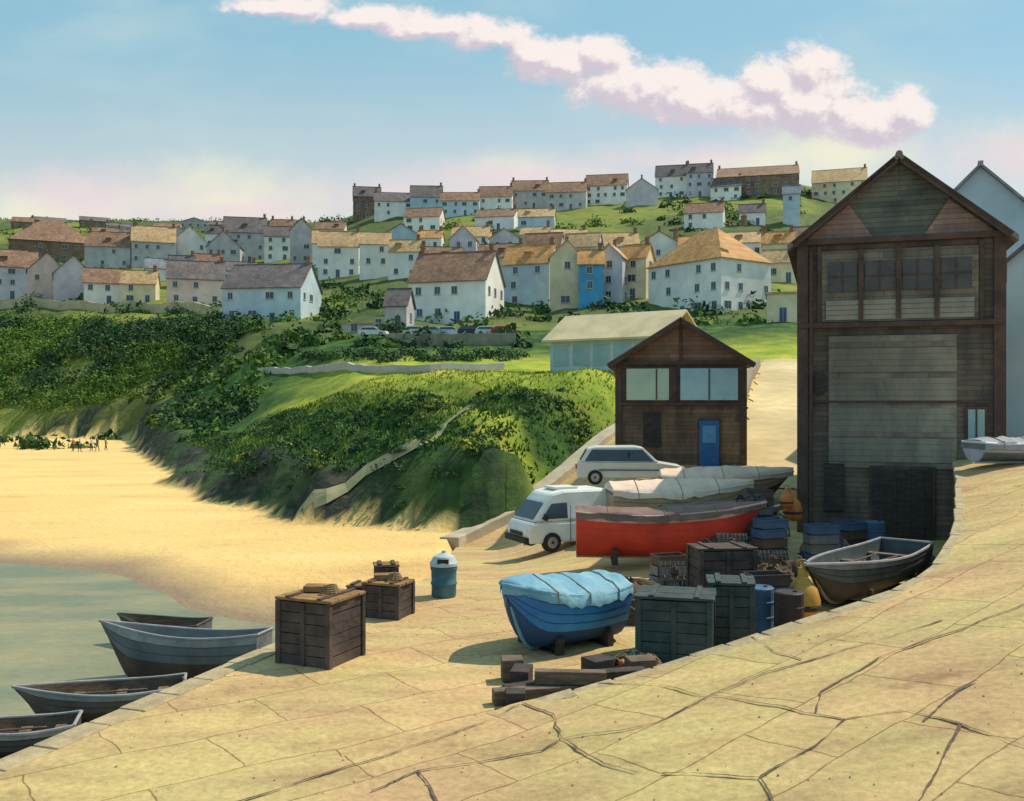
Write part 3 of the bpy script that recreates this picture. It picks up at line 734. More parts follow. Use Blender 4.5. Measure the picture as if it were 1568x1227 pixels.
for _ in range(70):
    px=random.uniform(-30,560); Y=random.uniform(560,640); X=(px-784)/F*Y
    r=random.uniform(2,6); bl.append((X,Y,T(X,Y)-1,r*random.uniform(1,3),r*.55))
leafmass('town_shrubs',bl,90,.7,LEAFD); leafmass('town_hedges',by,90,.6,LEAFM)
bl=[]
for px in range(470,800,5):
    X,Y,Z=ray(px,548+random.uniform(-6,6),100); bl.append((X,Y,Z-.2,random.uniform(1,1.7),1.2))
leafmass('hedge',bl,100,.25,LEAFD)
# ------------------------------------------------------------------ boats
def boat(name,X,Y,Z,yaw,L,B,D,up,low,inner=None,cover=None,tilt=(0,0),thwarts=3,stripe=None,prop=True,ridge=.25,full=2.3,wl=5):
    e=empty(name,(X,Y,Z),yaw,tilt); n=22; k=9
    def st(t):
        bm=B/2*(1-max(0,(t-.4)/.6)**full)*(.82+.18*min(1,t/.35)); bm=max(bm,.015)
        sh=D*(1+.28*(t-.35)**2*2.2); kl=D*.85*max(0,(t-.78)/.22)**2.2
        x=-L/2+L*t
        return x,bm,sh,kl
    def sec(t,ins=0):
        x,bm,sh,kl=st(t); r=[]
        for j in range(k):
            s=j/(k-1); y=max(.004,(bm-ins))*math.sin(s*math.pi/2)**.62; z=kl+ins*1.2+(sh-kl-ins*1.2)*(1-math.cos(s*math.pi/2))**.85
            rake=.10*L*max(0,(t-.6)/.4)**2*(s)
            r.append((x+rake,y,z))
        return r
    b=MB()
    for sgn in(1,-1):
        G=[[(p[0],p[1]*sgn,p[2]) for p in sec(i/n)] for i in range(n+1)]
        i0=len(b.f); b.grid(G)
        for q in range(i0,len(b.f)):
            j=(q-i0)%(k-1); b.m[q]=1 if j<wl else (2 if stripe and j==k-2 else 0)
        if not cover:
            G=[[(p[0],p[1]*sgn,p[2]) for p in sec(i/n*.985+.006,.045)] for i in range(n+1)]
            i0=len(b.f); b.grid(G)
            for q in range(i0,len(b.f)): b.m[q]=3
    s0=sec(0); b.poly([(p[0],p[1],p[2]) for p in s0]+[(p[0],-p[1],p[2]) for p in s0[::-1]],0)
    b.build('hull',[up,low,stripe or up,inner or WOOD],e,smooth=True)
    b=MB()
    gun=[sec(i/n)[-1] for i in range(n+1)]
    b.path([(p[0],p[1],p[2]) for p in gun],.035,6); b.path([(p[0],-p[1],p[2]) for p in gun],.035,6)
    b.tube((gun[0][0],-gun[0][1],gun[0][2]),(gun[0][0],gun[0][1],gun[0][2]),.035,6)
    b.path([(sec(i/n)[0][0],0,sec(i/n)[0][2]-.03) for i in range(n+1)],.04,6)
    b.build('gunwale',[stripe or WHITEP],e)
    b=MB()
    for j in(5,6,7):
        for sgn in(-1,1): b.path([(sec(i/n)[j][0],sec(i/n)[j][1]*sgn*1.004,sec(i/n)[j][2]) for i in range(n+1)],.008,4)
    b.build('plank_seams',[low],e)
    if not cover:
        b=MB()
        for i in range(thwarts):
            t=.15+.55*i/max(1,thwarts-1); x,bm,sh,kl=st(t); b.box(x,0,sh*.72,.22,bm*1.8,.04)
        for t in(.25,.45,.65): 
            x,bm,sh,kl=st(t); b.box(x,0,.12,.06,bm*1.1,.05)
        for s in(-1,1): b.tube((-L*.25,s*B*.16,D*.82),(L*.28,s*B*.10,D*.86),.022,6)
        b.build('thwarts',[WOOD],e,bevel=.005)
    else:
        b=MB(); G=[]
        for i in range(n+1):
            p=gun[i]; rz=p[2]+ridge*math.sin(math.pi*min(1,(i/n)*.85+.12))**.6+.05*noise.noise(Vector((i*.7,X,0)))
            G.append([(p[0],p[1]*1.05*a,(p[2]-.16+.07*noise.noise(Vector((i*.6,Y,a))) if abs(a)==1 else p[2]+.02+(rz-p[2])*(1-abs(a)**1.6))+.05*noise.noise(Vector((i*.8,a*3,Y)))) for a in(-1,-.99,-.75,-.5,-.25,0,.25,.5,.75,.99,1)])
        b.grid(G); b.poly(G[0]); b.build('cover',[cover],e,smooth=True)
        b=MB()
        for t in(.2,.5,.8):
            i=int(t*n); q=[(a[0],a[1]*1.01,a[2]+.012) for a in G[i]]; b.path(q,.010,5)
        b.build('lashings',[ROPE],e)
    if prop:
        b=MB()
        for t in(-.28,.22):
            b.box(L*t,0,-.1,.16,B*.75,.14)
            for s in(-1,1): b.box(L*t,s*B*.36,.06,.14,.12,.42,0,0)
        b.build('chocks',[WOODD],e,bevel=.01)
    return e
GREYH=mat('grey_hull_paint',(.22,.24,.27),(.12,.135,.16),1.2,.6,.1,12,big=.3)
BROWNH=mat('brown_antifoul',(.13,.075,.06),(.06,.042,.04),1.5,.7,.1,12)
REDH=mat('red_hull_paint',(.66,.06,.035),(.42,.04,.03),1.2,.5,.1,12)
TANH=mat('tan_hull',(.50,.36,.25),(.36,.26,.19),2,.6)
PINKG=mat('pink_gunwale',(.70,.46,.38),(.5,.3,.27),3,.5)
TEALH=mat('teal_grey_hull',(.12,.145,.15),(.065,.08,.09),1.8,.5,.1,12)
TARPB=mat('blue_tarpaulin',(.26,.46,.54),(.12,.29,.42),1.3,.7,.6,5)
BLUEH=mat('bright_blue_hull',(.05,.29,.62),(.03,.15,.42),1.1,.6,.1,12)
TARPC=mat('cream_tarpaulin',(.88,.66,.51),(.68,.48,.38),1.4,.6,.5,5)
DARKH=mat('dark_hull',(.08,.075,.075),(.045,.042,.045),2,.6,.1,12)
PALEG=mat('pale_gunwale',(.34,.34,.35),(.22,.22,.23),3,.6)
boat('rowing_boat',-8.15,24.6,-.15,R(178),3.85,1.7,1.25,GREYH,BROWNH,inner=mat('inner_grey',(.22,.24,.26),None,2,.7),stripe=PALEG,prop=False,tilt=(R(6),0))
boat('wooden_dinghy',-8.9,21.6,-.1,R(196),3.2,1.3,.75,mat('brown_grey_hull',(.16,.125,.115),(.085,.068,.07),2,.6),BROWNH,prop=False,stripe=PALEG)
boat('wooden_dinghy',-10.0,28.2,-.25,R(172),2.4,1.3,.85,TEALH,BROWNH,prop=False,stripe=DARKH)
boat('small_punt',-9.9,19.4,-.15,R(195),2.4,1.15,.7,DARKH,BLACK,prop=False,stripe=PALEG)
boat('red_fishing_boat',4.2,27.4,2.66,R(-3),4.8,1.8,1.2,REDH,REDH,cover=mat('brown_cover',(.24,.14,.11),(.14,.09,.08),2,.7,.4,5),stripe=PINKG,ridge=.12,full=3.5)
boat('covered_boat',5.6,33.6,2.95,R(5),4.6,1.9,.95,TANH,BROWNH,cover=TARPC,ridge=.4)
boat('covered_boat',8.0,37.6,3.1,R(-4),4.6,1.9,.95,TANH,BROWNH,cover=TARPC,ridge=.4)
boat('blue_boat',.95,18.5,2.45,R(214),2.3,1.65,.98,BLUEH,mat('navy_antifoul',(.03,.08,.20),None,2,.7),cover=TARPB,stripe=TARPB,ridge=.26,full=5,wl=4)
boat('open_dinghy',8.15,22.6,2.62,R(229),5.4,1.6,.8,TEALH,DARKH,inner=mat('inner_dark_teal',(.09,.11,.12),(.05,.07,.08),2,.7),stripe=PALEG)
boat('white_dinghy',14.3,27.6,5.3,R(8),2.8,1.3,.5,mat('lilac_hull',(.45,.45,.50),(.32,.32,.37),2,.6),GREYH,cover=mat('lilac_cover',(.33,.34,.40),(.22,.23,.28),2,.7,.4,5),ridge=.15,prop=False)
boat('brown_dinghy',6.4,30.4,2.75,R(8),3.6,1.5,.8,BROWNH,DARKH,cover=mat('dark_brown_cover',(.20,.13,.10),(.11,.075,.06),2,.7,.4,5),ridge=.3)
def line_(name,p,q,sag):
    b=MB(); b.path([(p[0]+(q[0]-p[0])*t,p[1]+(q[1]-p[1])*t,p[2]+(q[2]-p[2])*t-sag*4*t*(1-t)) for t in np.linspace(0,1,12)],.014,5); b.build(name,[ROPE])
line_('mooring_rope',(-6.3,24.5,1.0),(-4.0,19.2,2.43),.3); line_('mooring_rope',(-7.4,22.0,.8),(-5.0,16.9,2.43),.3)
b=MB()
for i in range(5):
    r=.24-.03*i; b.path([( -4.0+r*math.cos(t),18.8+r*math.sin(t),2.425+.03*i) for t in np.linspace(0,6.28,16)],.017,5)
b.build('rope_coil',[ROPE])
# ------------------------------------------------------------------ vehicles
def wheel(b,x,y,r,w,s):
    b.tube((x,y-w/2,r),(x,y+w/2,r),r,20,0); b.tube((x,y+s*w/2,r),(x,y+s*(w/2+.02),r),r*.58,14,1); b.tube((x,y+s*w/2,r),(x,y+s*(w/2+.035),r),r*.16,8,0)
def van(name,X,Y,Z,yaw,body,L=4.9,W=1.9,Hh=2.05):
    e=empty(name,(X,Y,Z),yaw); h=W/2; x0,x1=-L/2,L/2
    b=MB(); b.prof([(x0,.3,h),(x1-.05,.3,h*.95),(x1,.75,h*.93),(x1-.15,1.02,h*.95),(x0+.02,1.02,h)]); 
    b.prof([(x0+.02,1.023,h-.005),(x1-.2,1.023,h*.94),(x1-.75,1.72,h*.86),(x1-.95,Hh-.1,h*.83),(x1-1.4,Hh,h*.8),(x0+.35,Hh,h*.8),(x0+.12,Hh-.12,h*.84)])
    b.build('body',[body],e,bevel=.09,smooth=False)
    b=MB()
    for s in(-1,1):
        q=[(x1-.5,1.12,h*.945+.012),(x1-.92,1.62,h*.875+.012),(x1-1.5,1.64,h*.885+.012),(x1-1.5,1.12,h*.965+.012)]
        b.poly([(p[0],s*p[2],p[1]) for p in q][::s],0)
    b.poly([(x1-.24,-h*.80,1.12),(x1-.24,h*.80,1.12),(x1-.66,h*.74,1.66),(x1-.66,-h*.74,1.66)],0)
    b.poly([(x0-.0,-h*.78,1.15),(x0-.0,h*.78,1.15),(x0+.09,h*.72,1.75),(x0+.09,-h*.72,1.75)][::-1],0)
    b.build('windows',[GLASS],e)
    b=MB()
    for x in(x0+.9,x1-.9):
        for s in(-1,1): wheel(b,x,s*(h-.09),.33,.2,s)
    b.build('wheels',[BLACK,CHROME],e)
    b=MB(); b.box(x0-.04,0,.42,.12,W*.96,.2); b.box(x1+.0,0,.42,.14,W*.92,.2)
    for s in(-1,1):
        b.box(x0-.02,s*h*.85,.85,.06,.12,.3,0,1); b.box(x1-.03,s*h*.72,.72,.08,.24,.16,0,2)
        b.box(x1-.6,s*(h+.1),1.2,.1,.16,.22,0,0); b.box(x1-1.6,s*(h*.99),.95,.02,.02,1.2,0,0)
    b.box(x1+.03,0,.62,.04,W*.5,.12,0,0)
    b.box(x0-.02,0,.8,.03,.5,.12,0,2); b.box(0,0,Hh+.04,.9,.8,.08,0,2)
    b.build('bumpers_and_lights',[BLACK,REDH,WHITEP],e,bevel=.01)
    return e
def car(name,X,Y,Z,yaw,body,L=4.2,W=1.72,Hh=1.45,det=True):
    e=empty(name,(X,Y,Z),yaw); h=W/2; x0,x1=-L/2,L/2
    b=MB(); b.prof([(x0,.28,h*.94),(x1,.28,h*.9),(x1+.02,.6,h*.88),(x1-.2,.78,h*.93),(x1-1.05,.92,h),(x0+.1,.95,h*.97),(x0-.02,.7,h*.95)])
    b.prof([(x0+.12,.953,h*.96),(x1-1.1,.923,h*.97),(x1-1.75,Hh-.06,h*.78),(x1-2.1,Hh,h*.74),(x0+.75,Hh-.02,h*.74),(x0+.45,Hh-.1,h*.78)])
    b.build('body',[body],e,bevel=.05 if det else 0)
    b=MB()
    for s in(-1,1):
        q=[(x1-1.3,.97,h*.955+.014),(x1-1.8,Hh-.14,h*.81+.014),(x0+.62,Hh-.14,h*.81+.014),(x0+.32,.99,h*.955+.014)]
        b.poly([(p[0],s*p[2],p[1]) for p in q][::s],0)
    b.poly([(x1-1.14,-h*.85,.98),(x1-1.14,h*.85,.98),(x1-1.68,h*.72,Hh-.11),(x1-1.68,-h*.72,Hh-.11)],0)
    b.poly([(x0+.13,-h*.82,1.0),(x0+.13,h*.82,1.0),(x0+.38,h*.70,Hh-.16),(x0+.38,-h*.70,Hh-.16)][::-1],0)
    b.build('windows',[GLASS],e)
    b=MB()
    for x in(x0+.75,x1-.78):
        for s in(-1,1): wheel(b,x,s*(h-.09),.31,.18,s)
    b.build('wheels',[BLACK,CHROME],e)
    if det:
        b=MB()
        for s in(-1,1): b.box(x0-.02,s*h*.75,.72,.07,.26,.14,0,0); b.box(x1-.02,s*h*.68,.62,.09,.3,.14,0,1); b.box(-.1,s*h*.9,1.15,.07,.04,.42,0,2); b.box(0,s*(h+.0),.62,L*.6,.03,.04,0,2)
        b.build('lights',[REDH,WHITEP,BLACK],e)
    return e
van('white_van',1.7,34.0,g(1.7,34.0),R(205),WHITEP,L=3.4,W=1.8,Hh=2.05)
car('white_car',5.0,41.5,g(5.1,41.5)+.05,R(-3),mat('pale_car_paint',(.70,.70,.66),(.58,.6,.58),1,.35,spec=.5),L=4.5,Hh=1.6)
cp=[ray(p,519,110) for p in(572,640,664,692,722,750,774)]
cc=[WHITEP,WHITEP,mat('silver_car_paint',(.45,.47,.5),None,2,.35),WHITEP,mat('dark_car_paint',(.05,.06,.08),None,2,.35),WHITEP,REDH]
for (x,y,z),m_ in zip(cp,cc): car('parked_car',x,y,z+.35,R(random.uniform(-15,15)),m_,det=False)
# ------------------------------------------------------------------ crates, bin, gear
def crate(name,X,Y,Z,yaw,W,D,Hh,m1,m2,stuff=True,lid=True):
    e=empty(name,(X,Y,Z),yaw); b=MB()
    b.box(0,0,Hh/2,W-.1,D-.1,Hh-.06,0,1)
    n=max(4,int(Hh/.18)); ph=Hh/n
    for i in range(n):
        z=(i+.5)*ph
        for s in(-1,1):
            b.box(random.uniform(-.015,.015),s*(D/2-.025),z,W-.12,.03,ph*.93,0,0,random.uniform(-.01,.01)); b.box(s*(W/2-.025),0,z+random.uniform(-.006,.006),.03,D-.12,ph*.93,0,0)
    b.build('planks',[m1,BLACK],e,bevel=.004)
    b=MB()
    for sx in(-1,1):
        for sy in(-1,1): b.box(sx*(W/2-.03),sy*(D/2-.03),Hh/2,.1,.1,Hh+.02)
        b.box(0,sx*(D/2+.0),Hh*.5,.09,.04,Hh-.02)
    if lid:
        for i in range(5): b.box(0,-D/2+(i+.5)*D/5,Hh+.035+random.uniform(0,.006),W+.08+random.uniform(-.03,.03),D/5-.012,.05,0,1)
        for x in(-W*.3,W*.3): b.box(x,0,Hh+.08,.09,D,.03)
    b.build('posts_and_lid',[m1,m2],e,bevel=.006)
    if stuff:
        b=MB()
        for i in range(4):
            r=.16-.02*i; c=[(W*.18+r*math.cos(t),r*math.sin(t),Hh+.11+.035*i) for t in np.linspace(0,2*math.pi,14)]; b.path(c,.022,5,0)
        b.box(-.05-W*.15,D*.1,Hh+.13,.35,.3,.1,.4,2)
        b.build('rope_and_boards',[ROPE,ORANGE,WOODR],e,smooth=False)
    return e
CR1=mat('crate_boards',(.12,.085,.072),(.05,.04,.042),2.5,.85,.5,10,big=.3); CR2=mat('crate_green_boards',(.075,.10,.10),(.035,.05,.055),2.5,.85,.5,10,big=.3)
crate('fish_crate',-3.4,17.45,2.4,R(-24),1.1,1.1,1.1,CR1,WOODR)
crate('fish_crate',-2.65,21.0,2.4,R(-20),.85,.75,.68,CR1,WOODR)
crate('wooden_box',-2.85,22.2,2.4,R(10),.5,.5,.85,CR1,WOODR,stuff=False)
crate('wooden_box',-3.3,21.6,2.4,R(-10),.5,.5,.5,CR1,WOODR,stuff=False)
crate('storage_crate',2.95,17.6,2.4,R(-14),1.3,1.1,1.1,CR2,CR2,stuff=False)
crate('storage_crate',4.15,18.6,2.4,R(-10),.8,.9,1.15,CR2,CR2,stuff=False)
crate('storage_crate',4.75,22.2,2.4,R(8),1.3,.9,1.25,CR1,CR1,stuff=False)
def fishboxes(X,Y,Z,yaw,n,cols):
    b=MB()
    for i in range(n):
        z=i*.26; m=random.randrange(len(cols)); o=random.uniform(-.03,.03)
        b.box(o,0,z+.02,.78,.5,.03,0,m)
        for s in(-1,1): b.box(o,s*.25,z+.13,.8,.02,.22,0,m); b.box(o+s*.39,0,z+.13,.02,.48,.22,0,m); b.box(o,s*.262,z+.235,.84,.03,.03,0,m)
    b.build('fish_box_stack',cols,None,(X,Y,Z),yaw)
FB=[mat('fishbox_blue',(.07,.13,.22),None,3,.5),mat('fishbox_grey',(.18,.18,.19),None,3,.6),mat('fishbox_brown',(.12,.08,.06),None,3,.7),mat('fishbox_dark',(.07,.06,.055),None,3,.7)]
for a in((5.3,20.3,2.4,.2,4),(3.9,24.4,2.4,.3,3),(7.0,26.6,2.5,.4,5),(8.4,26.6,2.6,.1,4),(7.6,30.3,2.7,.1,6),(9.9,28.6,2.7,.5,3)): fishboxes(*a,FB)
def bin_():
    e=empty('litter_bin',(-1.6,23.0,2.4)); b=MB()
    b.lathe([(.001,0),(.27,0),(.29,.05),(.29,.28),(.31,.30),(.31,.34),(.29,.36),(.30,.62),(.32,.65),(.32,.7),(.30,.72)],24,0); 
    b.build('drum',[mat('teal_bin',(.08,.2,.27),(.04,.12,.17),2,.6,.1,20,big=.3)],e,smooth=True)
    b=MB(); b.lathe([(.30,.72),(.33,.73),(.33,.80),(.30,.84),(.24,.95),(.10,1.02),(.001,1.03)],24,0); b.box(0,-.27,.86,.26,.08,.1,0,1); b.tube((0,0,1.02),(0,0,1.08),.05,10,0)
    b.build('lid',[mat('bin_lid',(.5,.56,.56),(.4,.46,.47),3,.4),BLACK],e)
bin_()
def creel(b,X,Y,Z,yaw):
    c,s=math.cos(yaw),math.sin(yaw)
    def tr(x,y,z): return (X+x*c-y*s,Y+x*s+y*c,Z+z)
    for y in(-.24,.24): b.tube(tr(-.38,y,.03),tr(.38,y,.03),.025,5,0)
    for i in range(6): b.tube(tr(-.36+i*.145,-.26,.055),tr(-.36+i*.145,.26,.055),.018,4,0)
    for x in(-.36,0,.36):
        pts=[tr(x,.25*math.cos(t),.06+.36*math.sin(t)) for t in np.linspace(0,math.pi,9)]; b.path(pts,.018,5,1)
    for t in np.linspace(.0,math.pi,9)[0:]:
        b.tube(tr(-.36,.25*math.cos(t),.06+.36*math.sin(t)),tr(.36,.25*math.cos(t),.06+.36*math.sin(t)),.009,4,2)
    for x in np.linspace(-.3,.3,7):
        pts=[tr(x,.25*math.cos(t),.06+.36*math.sin(t)) for t in np.linspace(0,math.pi,7)]; b.path(pts,.007,4,2)
    b.ball(tr(0,0,.2),.13,3,8)
CRM=[WOOD,BLACK,mat('net_twine',(.12,.16,.16),None,8,.9),mat('bait_and_rope',(.20,.10,.06),(.1,.05,.04),8,.9)]
def creels(name,X,Y,Z,nx,nz,yaw):
    b=MB()
    for k in range(nz):
        for i in range(nx-(k//2)):
            creel(b,(i+.25*(k%2))*.8+random.uniform(-.04,.04),random.uniform(-.08,.08),k*.42,random.uniform(-.15,.15))
    b.build(name,CRM,None,(X,Y,Z),yaw)
creels('lobster_pots',4.4,20.8,2.4,1,3,R(12)); creels('lobster_pots',3.6,22.9,2.4,2,2,R(-5)); creels('lobster_pots',6.7,28.2,2.62,2,4,R(20)); creels('lobster_pots',7.9,29.8,2.66,1,5,R(60)); creels('lobster_pots',5.5,24.6,2.4,2,3,R(-8))
def netpile(name,X,Y,Z,r,h,mt):
    b=MB(); n=26; G=[]
    for j in range(9):
        a=j/8*math.pi/2; row=[]
        for i in range(n+1):
            t=2*math.pi*(i%n)/n; k=1+.3*noise.noise(Vector((math.cos(t)*2+X,math.sin(t)*2,j*.4)))
            row.append((r*math.cos(a)*math.cos(t)*k,r*.8*math.cos(a)*math.sin(t)*k,h*math.sin(a)*k))
        G.append(row)
    b.grid(G,0)
    for i in range(26):
        t0=random.uniform(0,6.28); a0=random.uniform(.1,1.0); pts=[]
        for s in range(9):
            t=t0+s*.2; a=a0+.25*math.sin(s*.7+i); k=1.05
            pts.append((r*math.cos(a)*math.cos(t)*k,r*.8*math.cos(a)*math.sin(t)*k,h*math.sin(a)*k+.02))
        b.path(pts,.014,4,1)
    for i in range(4):
        t=random.uniform(0,6.28); b.ball((r*.8*math.cos(t),r*.6*math.sin(t),h*.62),.07,2,8)
    b.build(name,[mt,ROPE,ORANGE],None,(X,Y,Z))
NB=mat('brown_net',(.16,.10,.065),(.08,.05,.04),14,.95,.9,40); NG=mat('green_net',(.07,.12,.10),(.035,.06,.06),14,.95,.9,40); NBL=mat('blue_net',(.04,.11,.28),(.02,.06,.18),14,.95,.9,40)
netpile('fishing_net_pile',2.5,20.8,2.4,1.0,.75,NB); netpile('fishing_net_pile',5.6,26.9,2.45,.9,.9,NB); netpile('fishing_net_pile',2.1,16.6,2.4,.45,.32,NG)
netpile('fishing_net_pile',8.9,27.8,2.6,.7,.6,NBL); netpile('fishing_net_pile',5.2,21.4,2.4,.6,.6,NB); netpile('fishing_net_pile',9.6,26.4,2.5,.9,.5,NG)
netpile('fishing_net_pile',10.6,25.4,2.5,.5,.6,NBL); netpile('fishing_net_pile',6.3,22.9,2.4,.7,.8,NB)
def buoy(name,X,Y,Z,s,m):
    e=empty(name,(X,Y,Z),scale=s); b=MB()
    b.lathe([(.001,0),(.2,.01),(.26,.12),(.27,.34),(.22,.52),(.12,.64),(.07,.70),(.075,.78),(.06,.83),(.001,.84)],18,0); b.build('float',[m],e,smooth=True)
    b=MB(); b.path([(.09*math.cos(t),0,.86+.09*math.sin(t)) for t in np.linspace(0,2*math.pi,12)],.018,5); b.lathe([(.275,.2),(.285,.22),(.285,.26),(.275,.28)],18,1); b.build('ring',[ROPE,WOODD],e)
YEL=mat('ochre_plastic',(.62,.36,.06),(.45,.24,.05),4,.5,.1,20)
buoy('mooring_buoy',6.05,20.4,2.4,1.35,YEL); buoy('mooring_buoy',8.2,28.6,3.5,1.0,ORANGE); buoy('mooring_buoy',7.9,28.2,3.9,.7,ORANGE); buoy('mooring_buoy',6.9,23.6,2.4,.9,ORANGE)
def barrel(name,X,Y,Z,m):
    b=MB(); b.lathe([(.001,0),(.27,0),(.285,.04),(.285,.28),(.3,.3),(.285,.32),(.285,.58),(.3,.6),(.285,.62),(.285,.86),(.26,.88),(.001,.87)],20,0); b.tube((.12,0,.86),(.12,0,.9),.04,8,1); b.build(name,[m,BLACK],None,(X,Y,Z),smooth=False)
barrel('oil_drum',4.95,19.6,2.4,mat('blue_drum',(.08,.18,.32),(.05,.11,.2),2,.6,big=.3)); barrel('oil_drum',5.4,19.1,2.4,mat('dark_drum',(.05,.04,.045),None,3,.6)); barrel('oil_drum',10.6,28.6,2.6,MATS['blue_drum'])
b=MB()
for (x,y,l,a,z,w) in((.35,14.95,1.3,R(12),2.52,.22),(.55,15.35,1.5,R(28),2.53,.2),(.9,15.1,1.1,R(-4),2.74,.2),(.15,15.6,.5,R(80),2.6,.3),(1.7,15.6,.9,R(15),2.6,.24),(1.5,16.3,.7,R(60),2.55,.24),(2.1,16.0,.45,R(10),2.62,.36),(.05,14.7,.3,R(90),2.5,.3),(1.4,16.0,.4,R(30),2.6,.4),(.0,16.1,.35,R(5),2.6,.35)):
    b.box(x,y,z,l,w,w,a,random.choice([0,1,0]))
b.build('timber_baulks',[WOODD,WOOD],None,bevel=.012)
# ------------------------------------------------------------------ people on the beach
def person(name,X,Y,Z,yaw,shirt,trous,stride=.18):
    J=[(0,0,.93),(0,0,1.12),(0,0,1.38),(0,.0,1.5),(0,.01,1.62),(0,.01,1.72),
       (.1,0,.90),(.11,stride*.6,.5),(.11,stride*.9,.08),(.11,stride*.9+.16,.03),
       (-.1,0,.90),(-.11,-stride*.4,.5),(-.11,-stride*1.1,.1),(-.11,-stride*1.1+.16,.03),
       (.19,0,1.40),(.25,-.06,1.13),(.26,.04,.88),(.26,.08,.78),(-.19,0,1.40),(-.25,.02,1.13),(-.26,.14,.90),(-.26,.18,.81)]
    Ed=[(0,1),(1,2),(2,3),(3,4),(4,5),(0,6),(6,7),(7,8),(8,9),(0,10),(10,11),(11,12),(12,13),(2,14),(14,15),(15,16),(16,17),(2,18),(18,19),(19,20),(20,21)]
    Rr=[.14,.13,.15,.055,.09,.085,.095,.065,.045,.035,.095,.065,.045,.035,.06,.045,.035,.035,.06,.045,.035,.035]
    me=bpy.data.meshes.new(name); me.from_pydata(J,Ed,[]); o=bpy.data.objects.new(name,me); bpy.context.collection.objects.link(o)
    o.modifiers.new('skin','SKIN'); 
    for i,r in enumerate(Rr): me.skin_vertices[0].data[i].radius=(r,r*.8)
    me.skin_vertices[0].data[0].use_root=True
    sb=o.modifiers.new('sub','SUBSURF'); sb.levels=1; sb.render_levels=1
    m=bpy.data.materials.new(name+'_clothes'); m.use_nodes=True; N=m.node_tree.nodes; L=m.node_tree.links; bb=N['Principled BSDF']
    tc=N.new('ShaderNodeTexCoord'); sx=N.new('ShaderNodeSeparateXYZ'); L.new(tc.outputs['Object'],sx.inputs[0]); dv=N.new('ShaderNodeMath'); dv.operation='DIVIDE'; dv.inputs[1].default_value=2; L.new(sx.outputs[2],dv.inputs[0])
    r=N.new('ShaderNodeValToRGB'); r.color_ramp.interpolation='CONSTANT'; L.new(dv.outputs[0],r.inputs[0]); e=r.color_ramp.elements
    e[0].position=0; e[0].color=(*trous,1); e[1].position=.475; e[1].color=(*shirt,1); k=e.new(.735); k.color=(.45,.26,.18,1); k=e.new(.855); k.color=(.06,.035,.02,1)
    L.new(r.outputs[0],bb.inputs['Base Color']); me.materials.append(m); o.location=(X,Y,Z); o.rotation_euler=(0,0,yaw)
for px,py,yw,s,t in((112,691,1.4,(.5,.1,.08),(.03,.04,.08)),(122,692,-1.2,(.1,.2,.4),(.05,.05,.06)),(140,690,1.6,(.6,.6,.58),(.04,.05,.12)),(149,691,2.6,(.08,.08,.1),(.15,.12,.1)),(162,689,-1.5,(.4,.3,.1),(.03,.03,.04))):
    u=(px-784)/F; Yp=6.4*F/(py-613); person('beach_walker',u*Yp,Yp,beach(u*Yp,Yp),yw,s,t)
# ------------------------------------------------------------------ light and sky
sun_el=R(52); sx,sy=.88,.47; rotn=math.atan2(sx,sy)
ld=bpy.data.lights.new('sun','SUN'); ld.energy=4.7; ld.angle=R(.5); ld.color=(1,.88,.69)
lo=bpy.data.objects.new('sun',ld); bpy.context.collection.objects.link(lo)
d=Vector((sx*math.cos(sun_el),sy*math.cos(sun_el),math.sin(sun_el))); lo.rotation_euler=d.to_track_quat('Z','Y').to_euler()
w=bpy.data.worlds.new('World'); bpy.context.scene.world=w; w.use_nodes=True; nt=w.node_tree; N=nt.nodes; L=nt.links
w.cycles.sampling_method='MANUAL'; w.cycles.sample_map_resolution=256
bg=N['Background']; bg.inputs[1].default_value=.15
sk=N.new('ShaderNodeTexSky'); sk.sky_type='NISHITA'; sk.sun_disc=False; sk.sun_elevation=sun_el; sk.sun_rotation=rotn; sk.air_density=1.0; sk.dust_density=.6; sk.ozone_density=1.0
tc=N.new('ShaderNodeTexCoord'); sp=N.new('ShaderNodeSeparateXYZ'); L.new(tc.outputs['Generated'],sp.inputs[0])
def math_(op,a,b_=None,c=None):
    n=N.new('ShaderNodeMath'); n.operation=op
    for i,x in enumerate((a,b_,c)):
        if x is None: continue
        if isinstance(x,(int,float)): n.inputs[i].default_value=x
        else: L.new(x,n.inputs[i])
    return n.outputs[0]
yy=math_('MAXIMUM',sp.outputs[1],.05)
uu=math_('DIVIDE',sp.outputs[0],yy); vv=math_('DIVIDE',sp.outputs[2],yy)
cb=N.new('ShaderNodeCombineXYZ'); L.new(uu,cb.inputs[0]); L.new(vv,cb.inputs[1])
fr=math_('GREATER_THAN',sp.outputs[1],.2)
